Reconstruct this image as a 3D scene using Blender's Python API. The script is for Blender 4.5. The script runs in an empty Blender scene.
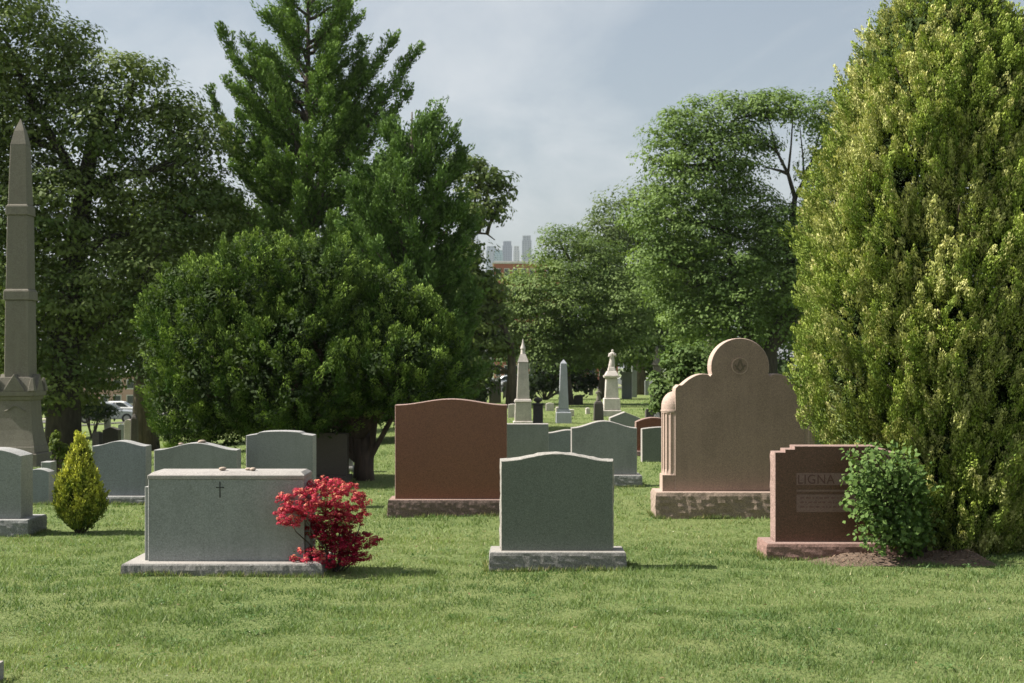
import bpy, bmesh, math, random
import numpy as np
from mathutils import Vector, Matrix

SC = bpy.context.scene
COL = SC.collection
RNG = np.random.default_rng(11)
random.seed(5)
PI = math.pi
F = 1422.2            # focal length in pixels (50 mm on 36 mm)
EYE = 1.6
HZ = 365.0            # horizon row in the photograph
SUN_EL, SUN_AZ = 46.0, 1.2   # sun from the left, a little behind the stones

# ------------------------------------------------------------------ terrain
def sstep(a, b, v):
    t = np.clip((v - a) / (b - a), 0, 1)
    return t * t * (3 - 2 * t)

def gz(x, y):
    x = np.asarray(x, float); y = np.asarray(y, float)
    und = .008 * np.sin(.55 * x + .3) * np.sin(.47 * y + 1.1) + .005 * np.sin(1.15 * x + .5 * y) + .004 * np.sin(2.1 * x - 1.3 * y + 2)
    und = und + .07 * sstep(4.2, 6.5, x) * np.exp(-((y - 12.2) / 1.6) ** 2)
    hump = .04 * np.exp(-((y - 8.5 - .15 * np.sin(x)) / .8) ** 2) * np.sin(.8 * x + .6)
    side = np.clip(-(x / np.maximum(y, 5.)) / .27, -.2, 1.3)
    far = -sstep(30, 160, y) * (.9 + 1.6 * side) - sstep(20, 44, y) * 1.0 * np.clip(side, 0, 1.3) - sstep(170, 700, y) * 12
    return und * (1 - sstep(60, 200, np.abs(y))) + hump + far - .03

def wx(px, d): return (px - 512.) / F * d
def wz(py, d): return EYE - (py - HZ) / F * d
def at(px, py, d): return np.array([wx(px, d), d, wz(py, d)])
def G(x, y): return float(gz(x, y))

# ------------------------------------------------------------------ tagging
def props(o, label=None, cat=None, group=None, kind=None):
    if label: o['label'] = label
    if cat: o['category'] = cat
    if group: o['group'] = group
    if kind: o['kind'] = kind
    return o

def empty(name, loc, label, cat, group=None, rz=0):
    o = bpy.data.objects.new(name, None)
    o.empty_display_size = .2
    COL.objects.link(o)
    o.location = loc; o.rotation_euler = (0, 0, rz)
    return props(o, label, cat, group)

def link(name, me, mats, parent=None, loc=(0, 0, 0), rz=0):
    me.name = name
    o = bpy.data.objects.new(name, me)
    for m in (mats if isinstance(mats, (list, tuple)) else [mats]): me.materials.append(m)
    COL.objects.link(o)
    if parent: o.parent = parent
    o.location = loc; o.rotation_euler = (0, 0, rz)
    return o

# ------------------------------------------------------------------ mesh builders
def np_mesh(verts, faces_n, idx, col=None, smooth=False, mat_idx=None):
    """verts (V,3); faces all with faces_n corners, idx flat"""
    me = bpy.data.meshes.new('m')
    nv = len(verts); nf = len(idx) // faces_n
    me.vertices.add(nv); me.vertices.foreach_set('co', np.ascontiguousarray(verts, dtype=np.float32).ravel())
    me.loops.add(nf * faces_n); me.loops.foreach_set('vertex_index', np.ascontiguousarray(idx, dtype=np.int32).ravel())
    me.polygons.add(nf)
    me.polygons.foreach_set('loop_start', np.arange(0, nf * faces_n, faces_n, dtype=np.int32))
    if smooth: me.polygons.foreach_set('use_smooth', np.ones(nf, dtype=bool))
    if col is not None:
        a = me.attributes.new('tint', 'FLOAT_COLOR', 'POINT')
        c = np.ones((nv, 4), np.float32); c[:, :3] = col
        a.data.foreach_set('color', c.ravel())
    me.update(calc_edges=True)
    return me

class MB:
    def __init__(s): s.v = []; s.f = []; s.m = []
    def add(s, vs, fs, mi=0):
        o = len(s.v); s.v += [tuple(map(float, p)) for p in vs]
        s.f += [tuple(i + o for i in f) for f in fs]; s.m += [mi] * len(fs)
        return s
    def box(s, x0, x1, y0, y1, z0, z1, mi=0):
        return s.add([(x0, y0, z0), (x1, y0, z0), (x1, y1, z0), (x0, y1, z0), (x0, y0, z1), (x1, y0, z1), (x1, y1, z1), (x0, y1, z1)],
                     [(0, 3, 2, 1), (4, 5, 6, 7), (0, 1, 5, 4), (1, 2, 6, 5), (2, 3, 7, 6), (3, 0, 4, 7)], mi)
    def frustum(s, w0, d0, z0, w1, d1, z1, cx=0, cy=0, mi=0):
        a, b, c, d = w0 / 2, d0 / 2, w1 / 2, d1 / 2
        return s.add([(cx - a, cy - b, z0), (cx + a, cy - b, z0), (cx + a, cy + b, z0), (cx - a, cy + b, z0),
                      (cx - c, cy - d, z1), (cx + c, cy - d, z1), (cx + c, cy + d, z1), (cx - c, cy + d, z1)],
                     [(0, 3, 2, 1), (4, 5, 6, 7), (0, 1, 5, 4), (1, 2, 6, 5), (2, 3, 7, 6), (3, 0, 4, 7)], mi)
    def lathe(s, prof, n=20, cx=0, cy=0, mi=0, sx=1, sy=1):
        vs = []; fs = []
        for r, z in prof:
            for k in range(n):
                a = 2 * PI * k / n
                vs.append((cx + r * math.cos(a) * sx, cy + r * math.sin(a) * sy, z))
        for j in range(len(prof) - 1):
            for k in range(n):
                k2 = (k + 1) % n
                fs.append((j * n + k, j * n + k2, (j + 1) * n + k2, (j + 1) * n + k))
        fs.append(tuple(range(n))[::-1]); fs.append(tuple((len(prof) - 1) * n + k for k in range(n)))
        return s.add(vs, fs, mi)
    def tube(s, pts, rad, n=7, mi=0):
        pts = [Vector(p) for p in pts]; vs = []; fs = []
        side = None
        for i, p in enumerate(pts):
            t = (pts[min(i + 1, len(pts) - 1)] - pts[max(i - 1, 0)])
            if t.length < 1e-9: t = Vector((0, 0, 1))
            t.normalize()
            if side is None:
                side = t.orthogonal().normalized()
            side = (side - t * side.dot(t))
            if side.length < 1e-6: side = t.orthogonal()
            side.normalize(); up = t.cross(side)
            for k in range(n):
                a = 2 * PI * k / n
                vs.append(p + (side * math.cos(a) + up * math.sin(a)) * rad[i])
        for j in range(len(pts) - 1):
            for k in range(n):
                k2 = (k + 1) % n
                fs.append((j * n + k, j * n + k2, (j + 1) * n + k2, (j + 1) * n + k))
        fs.append(tuple(range(n))[::-1]); fs.append(tuple((len(pts) - 1) * n + k for k in range(n)))
        return s.add(vs, fs, mi)
    def build(s, name, mats, parent=None, loc=(0, 0, 0), rz=0, smooth=False, bevel=0):
        me = bpy.data.meshes.new(name)
        me.from_pydata(s.v, [], s.f)
        me.polygons.foreach_set('material_index', s.m)
        if smooth: me.polygons.foreach_set('use_smooth', [True] * len(s.f))
        bm = bmesh.new(); bm.from_mesh(me)
        bmesh.ops.recalc_face_normals(bm, faces=bm.faces)
        if bevel:
            ed = [e for e in bm.edges if len(e.link_faces) == 2 and e.calc_face_angle(0) > .5]
            bmesh.ops.bevel(bm, geom=ed, offset=bevel, segments=1, affect='EDGES', profile=.5)
        bm.to_mesh(me); bm.free()
        return link(name, me, mats, parent, loc, rz)

def resample(poly, step):
    out = []
    n = len(poly)
    for i in range(n):
        a = np.array(poly[i], float); b = np.array(poly[(i + 1) % n], float)
        k = max(1, int(round(np.linalg.norm(b - a) / step)))
        for j in range(k): out.append(a + (b - a) * j / k)
    return np.array(out)

def ext(mb, poly, depths, axis='Y', step=.03, rough=0., mask=None, arris=.004, mi=(0, 1, 1), nring=5, jag=0.):
    """extrude an outline (ccw) between two depths with small arrises; sides may be rock-faced.
    mi = (front cap, sides, back cap)"""
    P = resample(poly, step)
    n = len(P)
    e = np.roll(P, -1, 0) - np.roll(P, 1, 0)
    nor = np.stack([e[:, 1], -e[:, 0]], 1); nor /= np.maximum(np.linalg.norm(nor, axis=1, keepdims=True), 1e-9)
    M = np.ones(n) if mask is None else np.array([mask(p, q) for p, q in zip(P, nor)], float)
    d0, d1 = depths
    t = np.linspace(0, 1, nring)
    rings = [(d0, arris, 0.)] + [(d0 + np.sign(d1 - d0) * arris + (d1 - d0 - 2 * np.sign(d1 - d0) * arris) * k, 0., (4 * k * (1 - k)) ** .35 if rough else 0.) for k in t] + [(d1, arris, 0.)]
    V = []
    lowf = RNG.random(4) * 6
    for d, ins, w in rings:
        dis = np.zeros(n)
        if rough:
            s = np.arange(n) * step
            nz = .18 * RNG.random(n) + .5 * (np.sin(s * 37 + d * 55 + lowf[2]) * np.sin(s * 17 - d * 41 + lowf[3]) + 1) / 2 + .3 * (np.sin(s * 23 + lowf[0] + d * 30) + 1) / 2 + .35 * (np.sin(s * 9 + lowf[1] - d * 17) + 1) / 2
            dis = rough * w * M * nz + M * jag * (RNG.random(n) - .5)
        Q = P + nor * (dis - ins)[:, None]
        for q in Q:
            V.append((q[0], d, q[1]) if axis == 'Y' else (q[0], q[1], d))
    Fs = []; m = len(rings)
    for j in range(m - 1):
        for k in range(n):
            k2 = (k + 1) % n
            Fs.append((j * n + k, j * n + k2, (j + 1) * n + k2, (j + 1) * n + k))
    mb.add(V, Fs, mi[1])
    o = len(mb.v) - len(V)
    mb.f.append(tuple(o + k for k in range(n))); mb.m.append(mi[0])
    mb.f.append(tuple(o + (m - 1) * n + k for k in range(n))[::-1]); mb.m.append(mi[2])
    return mb

# ------------------------------------------------------------------ materials
class NT:
    def __init__(s, m):
        s.t = m.node_tree; s.t.nodes.clear()
    def n(s, ty, **k):
        o = s.t.nodes.new(ty)
        for a, b in k.items():
            if a.startswith('i_'):
                key = a[2:].replace('_', ' ')
                o.inputs[int(key) if key.isdigit() else key].default_value = b
            else: setattr(o, a, b)
        return o
    def l(s, a, b): s.t.links.new(a, b)

def newmat(name):
    m = bpy.data.materials.new(name); m.use_nodes = True
    return m, NT(m)

def mixcol(t, fac, a, b, mode='MIX'):
    x = t.n('ShaderNodeMix', data_type='RGBA', blend_type=mode)
    if isinstance(fac, (int, float)): x.inputs[0].default_value = fac
    else: t.l(fac, x.inputs[0])
    for v, i in ((a, 6), (b, 7)):
        if isinstance(v, tuple): x.inputs[i].default_value = (*v, 1)
        else: t.l(v, x.inputs[i])
    return x.outputs[2]

def ramp(t, src, stops):
    r = t.n('ShaderNodeValToRGB')
    while len(r.color_ramp.elements) < len(stops): r.color_ramp.elements.new(.5)
    for e, (p, c) in zip(r.color_ramp.elements, stops):
        e.position = p; e.color = (*c, 1) if len(c) == 3 else c
    t.l(src, r.inputs[0]); return r.outputs[0]

def stone(name, col, speck=.35, rough=.6, bump=.002, dirt=.35, scale=1., bscale=130, spec=.4, dirtcol=None, streak=.8):
    m, t = newmat(name)
    co = t.n('ShaderNodeTexCoord').outputs['Object']
    out = t.n('ShaderNodeOutputMaterial'); b = t.n('ShaderNodeBsdfPrincipled')
    n1 = t.n('ShaderNodeTexNoise', i_Scale=150. * scale, i_Detail=3., i_Roughness=.7); t.l(co, n1.inputs['Vector'])
    n2 = t.n('ShaderNodeTexVoronoi', i_Scale=95. * scale); t.l(co, n2.inputs['Vector'])
    n3 = t.n('ShaderNodeTexNoise', i_Scale=2.6, i_Detail=6., i_Roughness=.65); t.l(co, n3.inputs['Vector'])
    mp = t.n('ShaderNodeMapping', i_Scale=(9., 9., .8)); t.l(co, mp.inputs[0])
    n4 = t.n('ShaderNodeTexNoise', i_Scale=1., i_Detail=4.); t.l(mp.outputs[0], n4.inputs['Vector'])
    dk = tuple(c * (1 - speck) for c in col); lt = tuple(min(.9, c * (1 + speck * 1.1)) for c in col)
    c = ramp(t, n1.outputs[0], [(.36, dk), (.5, col), (.66, lt)])
    vv = ramp(t, n2.outputs['Color'], [(.0, (1 - speck * .8,) * 3), (.5, (1., 1., 1.)), (1., (1 + speck * .5,) * 3)])
    c = mixcol(t, 1., c, vv, 'MULTIPLY')
    dc = dirtcol or tuple(x * .55 for x in col)
    f1 = ramp(t, n3.outputs[0], [(.45, (0, 0, 0)), (.75, (dirt,) * 3)])
    c = mixcol(t, f1, c, dc)
    f2 = ramp(t, n4.outputs[0], [(.5, (0, 0, 0)), (.8, (dirt * streak,) * 3)])
    c = mixcol(t, f2, c, tuple(min(.8, x * 1.25) for x in col))
    t.l(c, b.inputs['Base Color'])
    b.inputs['Roughness'].default_value = rough; b.inputs['Specular IOR Level'].default_value = spec
    if bump:
        nb = t.n('ShaderNodeTexNoise', i_Scale=float(bscale), i_Detail=5., i_Roughness=.7); t.l(co, nb.inputs['Vector'])
        bp = t.n('ShaderNodeBump', i_Strength=.8, i_Distance=bump); t.l(nb.outputs[0], bp.inputs['Height'])
        t.l(bp.outputs[0], b.inputs['Normal'])
    t.l(b.outputs[0], out.inputs[0])
    return m

def plain(name, col, rough=.6, metal=0., spec=.5, var=.12, scale=6., bump=0.):
    m, t = newmat(name)
    co = t.n('ShaderNodeTexCoord').outputs['Object']
    out = t.n('ShaderNodeOutputMaterial'); b = t.n('ShaderNodeBsdfPrincipled')
    n = t.n('ShaderNodeTexNoise', i_Scale=scale, i_Detail=4.); t.l(co, n.inputs['Vector'])
    c = ramp(t, n.outputs[0], [(.3, tuple(x * (1 - var) for x in col)), (.7, tuple(min(1, x * (1 + var)) for x in col))])
    t.l(c, b.inputs['Base Color'])
    b.inputs['Roughness'].default_value = rough; b.inputs['Metallic'].default_value = metal; b.inputs['Specular IOR Level'].default_value = spec
    if bump:
        bp = t.n('ShaderNodeBump', i_Strength=.8, i_Distance=bump); t.l(n.outputs[0], bp.inputs['Height']); t.l(bp.outputs[0], b.inputs['Normal'])
    t.l(b.outputs[0], out.inputs[0])
    return m

def leafmat(name, trans=.35, rough=.5, spec=.35, tcol=(1.1, 1.15, .55)):
    m, t = newmat(name)
    out = t.n('ShaderNodeOutputMaterial')
    a = t.n('ShaderNodeAttribute', attribute_name='tint')
    b = t.n('ShaderNodeBsdfPrincipled'); b.inputs['Roughness'].default_value = rough; b.inputs['Specular IOR Level'].default_value = spec
    t.l(a.outputs['Color'], b.inputs['Base Color'])
    tr = t.n('ShaderNodeBsdfTranslucent')
    t.l(mixcol(t, 1., a.outputs['Color'], tcol, 'MULTIPLY'), tr.inputs[0])
    mx = t.n('ShaderNodeMixShader'); mx.inputs[0].default_value = trans
    t.l(b.outputs[0], mx.inputs[1]); t.l(tr.outputs[0], mx.inputs[2]); t.l(mx.outputs[0], out.inputs[0])
    return m

def barkmat(name, col):
    m, t = newmat(name)
    co = t.n('ShaderNodeTexCoord').outputs['Object']
    out = t.n('ShaderNodeOutputMaterial'); b = t.n('ShaderNodeBsdfPrincipled'); b.inputs['Roughness'].default_value = .9
    mp = t.n('ShaderNodeMapping', i_Scale=(14., 14., 2.5)); t.l(co, mp.inputs[0])
    n = t.n('ShaderNodeTexNoise', i_Scale=1., i_Detail=5., i_Distortion=.6); t.l(mp.outputs[0], n.inputs['Vector'])
    t.l(ramp(t, n.outputs[0], [(.3, tuple(x * .5 for x in col)), (.55, col), (.75, tuple(x * 1.5 for x in col))]), b.inputs['Base Color'])
    bp = t.n('ShaderNodeBump', i_Strength=1., i_Distance=.03); t.l(n.outputs[0], bp.inputs['Height']); t.l(bp.outputs[0], b.inputs['Normal'])
    t.l(b.outputs[0], out.inputs[0])
    return m

M = {}
M['green_face'] = stone('polished grey green granite', (.118, .136, .116), .38, .38, .0006, .2, spec=.5)
M['green_rough'] = stone('rough grey green granite', (.29, .275, .25), .3, .8, .008, .3, bscale=45)
M['grey_base'] = stone('rock faced mid grey granite', (.20, .205, .20), .35, .9, .007, .2, bscale=30, streak=0.)
M['brown_base'] = stone('rock faced mahogany granite', (.15, .105, .09), .35, .9, .007, .2, bscale=30, streak=0.)
M['green_base'] = stone('rock faced grey granite', (.19, .185, .175), .35, .9, .007, .2, bscale=30, streak=.0)
M['grey_face'] = stone('steeled grey granite', (.205, .22, .21), .26, .55, .0006, .5, streak=1.1)
M['grey_rough'] = stone('weathered grey granite', (.30, .30, .29), .3, .8, .006, .4, bscale=40, streak=.15)
M['blue_face'] = stone('blue grey granite', (.18, .20, .21), .26, .5, .0006, .5, streak=1.1)
M['slab_face'] = stone('sawn grey granite', (.235, .25, .24), .24, .6, .0008, .5, streak=1.)
M['slab_top'] = stone('weathered pale granite', (.31, .29, .27), .25, .8, .003, .5, bscale=70)
M['brown_face'] = stone('polished mahogany granite', (.17, .068, .042), .42, .3, .0004, .12, spec=.5)
M['brown_rough'] = stone('rough mahogany granite', (.27, .185, .155), .35, .85, .010, .4, bscale=34, streak=.1)
M['red_face'] = stone('polished reddish granite', (.105, .050, .036), .40, .34, .0004, .15)
M['red_rough'] = stone('rough reddish granite', (.27, .185, .16), .35, .85, .009, .3, bscale=40, streak=.1)
M['red_base'] = stone('rock faced reddish granite', (.20, .12, .10), .35, .9, .007, .2, bscale=26, streak=.1)
M['red_panel'] = stone('frosted reddish granite', (.19, .12, .105), .25, .8, .0006, .15)
M['tan_face'] = stone('pink tan granite', (.29, .208, .166), .26, .7, .0012, .5, streak=1.)
M['tan_side'] = stone('dressed pink granite', (.40, .30, .25), .22, .75, .002, .25)
M['tan_base'] = stone('rock faced pink granite', (.27, .205, .165), .35, .9, .007, .2, bscale=26, streak=.1)
M['obelisk'] = stone('weathered sandstone', (.165, .152, .124), .2, .9, .004, .8, .5, 40, dirtcol=(.14, .125, .10))
M['pale'] = stone('weathered marble', (.52, .48, .44), .15, .85, .004, .7, .5, 40, dirtcol=(.25, .22, .2))
M['bluepale'] = stone('pale blue granite', (.36, .38, .41), .2, .7, .001, .4)
M['dark'] = stone('soot dark stone', (.075, .068, .060), .3, .85, .004, .5, .7, 50)
M['umber'] = stone('dark brown stone', (.07, .055, .045), .3, .6, .001, .3)
M['ink'] = plain('blackened incision', (.03, .03, .03), .9)  # dark colour stands in for shade of a cut; the cross stands proud
M['engrave'] = plain('dark engraving', (.10, .05, .042), .95)
M['bark'] = barkmat('brown bark', (.085, .068, .052))
M['bark_dark'] = barkmat('dark bark', (.05, .042, .034))
M['bark_red'] = barkmat('reddish yew bark', (.075, .050, .038))
M['leaf'] = leafmat('broad leaf', .30, .6, .14)
M['needle'] = leafmat('conifer spray', .12, .7, .08)
M['petal'] = leafmat('azalea petal', .35, .6, .2, (1.1, .8, .8))
M['blade'] = leafmat('grass blade', .35, .55, .25, (1.05, 1.1, .6))
M['white_paint'] = plain('white paint', (.72, .72, .70), .35)
M['silver_paint'] = plain('silver paint', (.36, .38, .40), .3, .3)
M['grey_paint'] = plain('grey paint', (.16, .18, .20), .3, .2)
M['blue_paint'] = plain('navy paint', (.04, .06, .11), .3)
M['glass'] = plain('dark glass', (.03, .04, .05), .08, 0., .6)
M['rubber'] = plain('tyre rubber', (.025, .025, .025), .9)
M['chrome'] = plain('grey wheel metal', (.35, .35, .36), .35, .8)
M['lens'] = plain('lamp lens', (.6, .58, .52), .2)
M['galv'] = plain('galvanised steel', (.36, .37, .37), .5, .5)
M['sign_green'] = plain('green sign enamel', (.01, .22, .13), .4)
M['sign_white'] = plain('white sign enamel', (.75, .76, .75), .4)
M['pebble'] = stone('river pebble', (.36, .29, .23), .2, .85, .003, .2)
M['asphalt'] = plain('worn asphalt', (.11, .105, .10), .9, var=.2, scale=3.)
M['paving'] = plain('pinkish concrete', (.32, .27, .24), .9, var=.15)
M['mulch'] = plain('bark mulch', (.125, .085, .06), .95, var=.6, scale=55., bump=.02)
M['chip'] = leafmat('wood chip', .0, .9, .1)
M['conc'] = plain('pale concrete', (.52, .51, .49), .85)
M['iron'] = plain('black iron', (.03, .03, .03), .5, .5)

def brickmat(name, c1, c2, mortar):
    m, t = newmat(name)
    co = t.n('ShaderNodeTexCoord').outputs['Object']
    out = t.n('ShaderNodeOutputMaterial'); b = t.n('ShaderNodeBsdfPrincipled'); b.inputs['Roughness'].default_value = .9
    mp = t.n('ShaderNodeMapping', i_Rotation=(PI / 2, 0, 0)); t.l(co, mp.inputs[0])
    br = t.n('ShaderNodeTexBrick', i_Scale=4.)
    br.inputs['Color1'].default_value = (*c1, 1); br.inputs['Color2'].default_value = (*c2, 1); br.inputs['Mortar'].default_value = (*mortar, 1)
    t.l(mp.outputs[0], br.inputs['Vector'])
    n = t.n('ShaderNodeTexNoise', i_Scale=.5, i_Detail=4.); t.l(co, n.inputs['Vector'])
    t.l(mixcol(t, .5, br.outputs[0], ramp(t, n.outputs[0], [(.3, tuple(x * .7 for x in c1)), (.7, c2)])), b.inputs['Base Color'])
    t.l(b.outputs[0], out.inputs[0]); return m
M['brick'] = brickmat('red brick', (.34, .10, .065), (.42, .15, .10), (.35, .28, .24))
M['brick_pink'] = brickmat('pinkish brick', (.42, .25, .20), (.48, .31, .25), (.45, .38, .33))

def towermat(name, wall, win, sx, sz):
    m, t = newmat(name)
    co = t.n('ShaderNodeTexCoord').outputs['Object']
    out = t.n('ShaderNodeOutputMaterial'); b = t.n('ShaderNodeBsdfPrincipled'); b.inputs['Roughness'].default_value = .35
    sp = t.n('ShaderNodeSeparateXYZ'); t.l(co, sp.inputs[0])
    def cells(sock, period):
        a = t.n('ShaderNodeMath', operation='DIVIDE'); t.l(sock, a.inputs[0]); a.inputs[1].default_value = period
        f = t.n('ShaderNodeMath', operation='FRACT'); t.l(a.outputs[0], f.inputs[0])
        g = t.n('ShaderNodeMath', operation='GREATER_THAN'); t.l(f.outputs[0], g.inputs[0]); g.inputs[1].default_value = .35
        return g.outputs[0]
    ad = t.n('ShaderNodeMath', operation='ADD'); t.l(sp.outputs[0], ad.inputs[0]); t.l(sp.outputs[1], ad.inputs[1])
    mu = t.n('ShaderNodeMath', operation='MULTIPLY'); t.l(cells(ad.outputs[0], sx), mu.inputs[0]); t.l(cells(sp.outputs[2], sz), mu.inputs[1])
    t.l(mixcol(t, mu.outputs[0], wall, win), b.inputs['Base Color'])
    t.l(b.outputs[0], out.inputs[0]); return m

def groundmat():
    m, t = newmat('lawn soil and turf')
    geo = t.n('ShaderNodeNewGeometry').outputs['Position']
    out = t.n('ShaderNodeOutputMaterial'); b = t.n('ShaderNodeBsdfPrincipled'); b.inputs['Roughness'].default_value = .95; b.inputs['Specular IOR Level'].default_value = .1
    n1 = t.n('ShaderNodeTexNoise', i_Scale=.35, i_Detail=6., i_Roughness=.65); t.l(geo, n1.inputs['Vector'])
    n2 = t.n('ShaderNodeTexNoise', i_Scale=22., i_Detail=5., i_Roughness=.75); t.l(geo, n2.inputs['Vector'])
    n3 = t.n('ShaderNodeTexNoise', i_Scale=2.2, i_Detail=5., i_Roughness=.7); t.l(geo, n3.inputs['Vector'])
    c = ramp(t, n2.outputs[0], [(.3, (.085, .13, .038)), (.5, (.155, .205, .07)), (.72, (.24, .275, .11))])
    c = mixcol(t, ramp(t, n1.outputs[0], [(.42, (0, 0, 0)), (.7, (.55,) * 3)]), c, (.235, .255, .10))
    c = mixcol(t, ramp(t, n3.outputs[0], [(.55, (0, 0, 0)), (.78, (.5,) * 3)]), c, (.11, .16, .05))
    t.l(c, b.inputs['Base Color'])
    bp = t.n('ShaderNodeBump', i_Strength=1., i_Distance=.05); t.l(n2.outputs[0], bp.inputs['Height']); t.l(bp.outputs[0], b.inputs['Normal'])
    t.l(b.outputs[0], out.inputs[0]); return m

# ------------------------------------------------------------------ ground sheet
def build_ground():
    def graded(lo, hi, c, s0, g):
        out = [c]; st = s0
        while out[-1] < hi: out.append(out[-1] + st); st *= g
        o2 = [c]; st = s0
        while o2[-1] > lo: o2.append(o2[-1] - st); st *= g
        return np.array(sorted(set(o2 + out)))
    xs = graded(-5000, 5000, 0., .22, 1.045)
    ys = np.concatenate([np.arange(-40, 4, 2.), np.arange(4, 20, .22), graded(20, 6000, 20., .25, 1.045)])
    ys = np.unique(ys)
    X, Y = np.meshgrid(xs, ys)
    Z = gz(X, Y)
    V = np.stack([X, Y, Z], -1).reshape(-1, 3)
    nx, ny = len(xs), len(ys)
    i = np.arange(nx - 1)[None, :] + np.arange(ny - 1)[:, None] * nx
    idx = np.stack([i, i + 1, i + 1 + nx, i + nx], -1).reshape(-1)
    o = link('ground', np_mesh(V, 4, idx, smooth=True), groundmat())
    props(o, kind='structure')
build_ground()

# ------------------------------------------------------------------ grass blades (uncountable: one object)
BLOCK = []     # plan rectangles (x0,x1,y0,y1) free of grass: monument bases
def pnoise(x, y, seed, f):
    r = np.random.default_rng(seed); s = 0
    for k in range(5):
        a = r.random() * 2 * PI; ff = f * (1 + .9 * k * r.random()); ph = r.random() * 7
        s = s + np.sin((x * math.cos(a) + y * math.sin(a)) * ff + ph + 1.5 * np.sin((x * math.sin(a) - y * math.cos(a)) * ff * .6 + ph * 2)) / (1 + .5 * k)
    return s / 2.3

def build_grass():
    bands = [(4.5, 9.5, 6500, .85), (9.5, 13.5, 3800, .92), (13.5, 19, 1450, 1.1), (19, 28, 560, 1.35), (28, 44, 190, 1.9), (44, 75, 60, 3.0)]
    VV = []; CC = []
    for y0, y1, dens, sz in bands:
        hw = .36 * y1 * 1.16 + 1.2
        n = int(dens * (y1 - y0) * 2 * hw)
        y = RNG.uniform(y0, y1, n); x = RNG.uniform(-hw, hw, n)
        k = np.abs(x) < .36 * y * 1.16 + 1.2; x = x[k]; y = y[k]
        pn = pnoise(x, y, 3, 3.2); pn2 = pnoise(x, y, 8, .9); pn3 = pnoise(x, y, 21, 9.)
        keep = RNG.random(len(x)) < np.clip(.72 + .25 * pn3, .25, 1)
        for a, b, c, d in BLOCK: keep &= ~((x > a) & (x < b) & (y > c) & (y < d))
        x, y, pn, pn2, pn3 = (q[keep] for q in (x, y, pn, pn2, pn3))
        n = len(x)
        h = .024 * (1 + .6 * pn3 + .35 * pn - .2 * pn2) * (.55 + .9 * RNG.random(n)) * (1 + .25 * (sz - 1))
        h = np.clip(h, .012, .16)
        w = .0042 * sz * (.7 + .6 * RNG.random(n))
        az = RNG.random(n) * 2 * PI
        lean = (.1 + RNG.random(n)) * 1.0 * h
        la = RNG.random(n) * 2 * PI
        base = np.stack([x, y, gz(x, y) - .004], 1)
        side = np.stack([np.cos(az), np.sin(az), 0 * az], 1) * w[:, None]
        tip = base + np.stack([np.cos(la) * lean, np.sin(la) * lean, h], 1)
        VV.append(np.stack([base - side, base + side, tip], 1).reshape(-1, 3))
        g1 = np.array([.095, .160, .048]); g2 = np.array([.215, .285, .105]); st = np.array([.36, .35, .18])
        m = np.clip(.52 + .36 * pn + .42 * pn2 + .35 * (RNG.random(n) - .5), 0, 1)[:, None]
        c = g1 * (1 - m) + g2 * m
        s = (RNG.random(n) < np.clip(.06 + .10 * pn2 - .06 * pn3, .01, .4))[:, None]
        c = np.where(s, st * (.7 + .5 * RNG.random((n, 1))), c)
        c = c * (.85 + .3 * RNG.random((n, 1)))
        CC.append(np.repeat(c, 3, 0))
    # longer untrimmed blades against the stone bases
    for a, b, c, e in BLOCK:
        L = 2 * (b - a) + 2 * (e - c); n = int(L * 330)
        side = RNG.random(n); off = .03 * RNG.random(n) ** 1.5
        x = np.where(side < .55, RNG.uniform(a, b, n), np.where(side < .8, a - off, b + off)); y = np.where(side < .55, c - off, RNG.uniform(c, e, n))
        nz = pnoise(x, y, 31, 7.)
        k = (y > 4.5) & (np.abs(x) < 6) & (nz > -.45); x, y, nz = x[k], y[k], nz[k]; n = len(x)
        h = .042 * (.5 + .8 * RNG.random(n)) * (1 + .5 * nz); az = RNG.random(n) * 6.28; la = RNG.random(n) * 6.28
        base = np.stack([x, y, gz(x, y) - .004], 1); sd = np.stack([np.cos(az), np.sin(az), 0 * az], 1) * .0042
        tip = base + np.stack([np.cos(la) * h * .5, np.sin(la) * h * .5, h], 1)
        VV.append(np.stack([base - sd, base + sd, tip], 1).reshape(-1, 3))
        m = RNG.random((n, 1)); cc = np.array([.09, .15, .045]) * (1 - m) + np.array([.22, .26, .10]) * m
        cc = np.where(RNG.random((n, 1)) < .15, np.array([.40, .36, .2]), cc); CC.append(np.repeat(cc, 3, 0))
    # broad-leaved weeds, clover patches and dry litter between the blades
    def litter(n, r, hi, size, c0, c1, per):
        yy = 5 + 13 * RNG.random(n) ** 1.2; xx = (RNG.random(n) * 2 - 1) * (.36 * yy + 1)
        x = np.repeat(xx, per) + RNG.normal(size=n * per) * r; y = np.repeat(yy, per) + RNG.normal(size=n * per) * r
        k = np.ones(len(x), bool)
        for a, b, c, e in BLOCK: k &= ~((x > a) & (x < b) & (y > c) & (y < e))
        x, y = x[k], y[k]; q = len(x)
        P = np.stack([x, y, gz(x, y) + hi * (.5 + RNG.random(q))], 1)
        u = RNG.normal(size=(q, 3)) * np.array([1, 1, .35]); u = unit(u); v = np.cross(u, unit(np.array([0, 0, 1.]) + RNG.normal(size=(q, 3)) * .4)); v = unit(v)
        s_ = size * (.6 + .8 * RNG.random((q, 1)))
        VV.append(np.stack([P - u * s_, P + v * s_ * .8, P + u * s_], 1).reshape(-1, 3))
        m = RNG.random((q, 1)); CC.append(np.repeat(np.array(c0) * (1 - m) + np.array(c1) * m, 3, 0))
    litter(260, .045, .022, .013, (.06, .13, .035), (.12, .20, .06), 26)
    litter(90, .11, .024, .009, (.08, .17, .05), (.14, .23, .075), 90)
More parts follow.
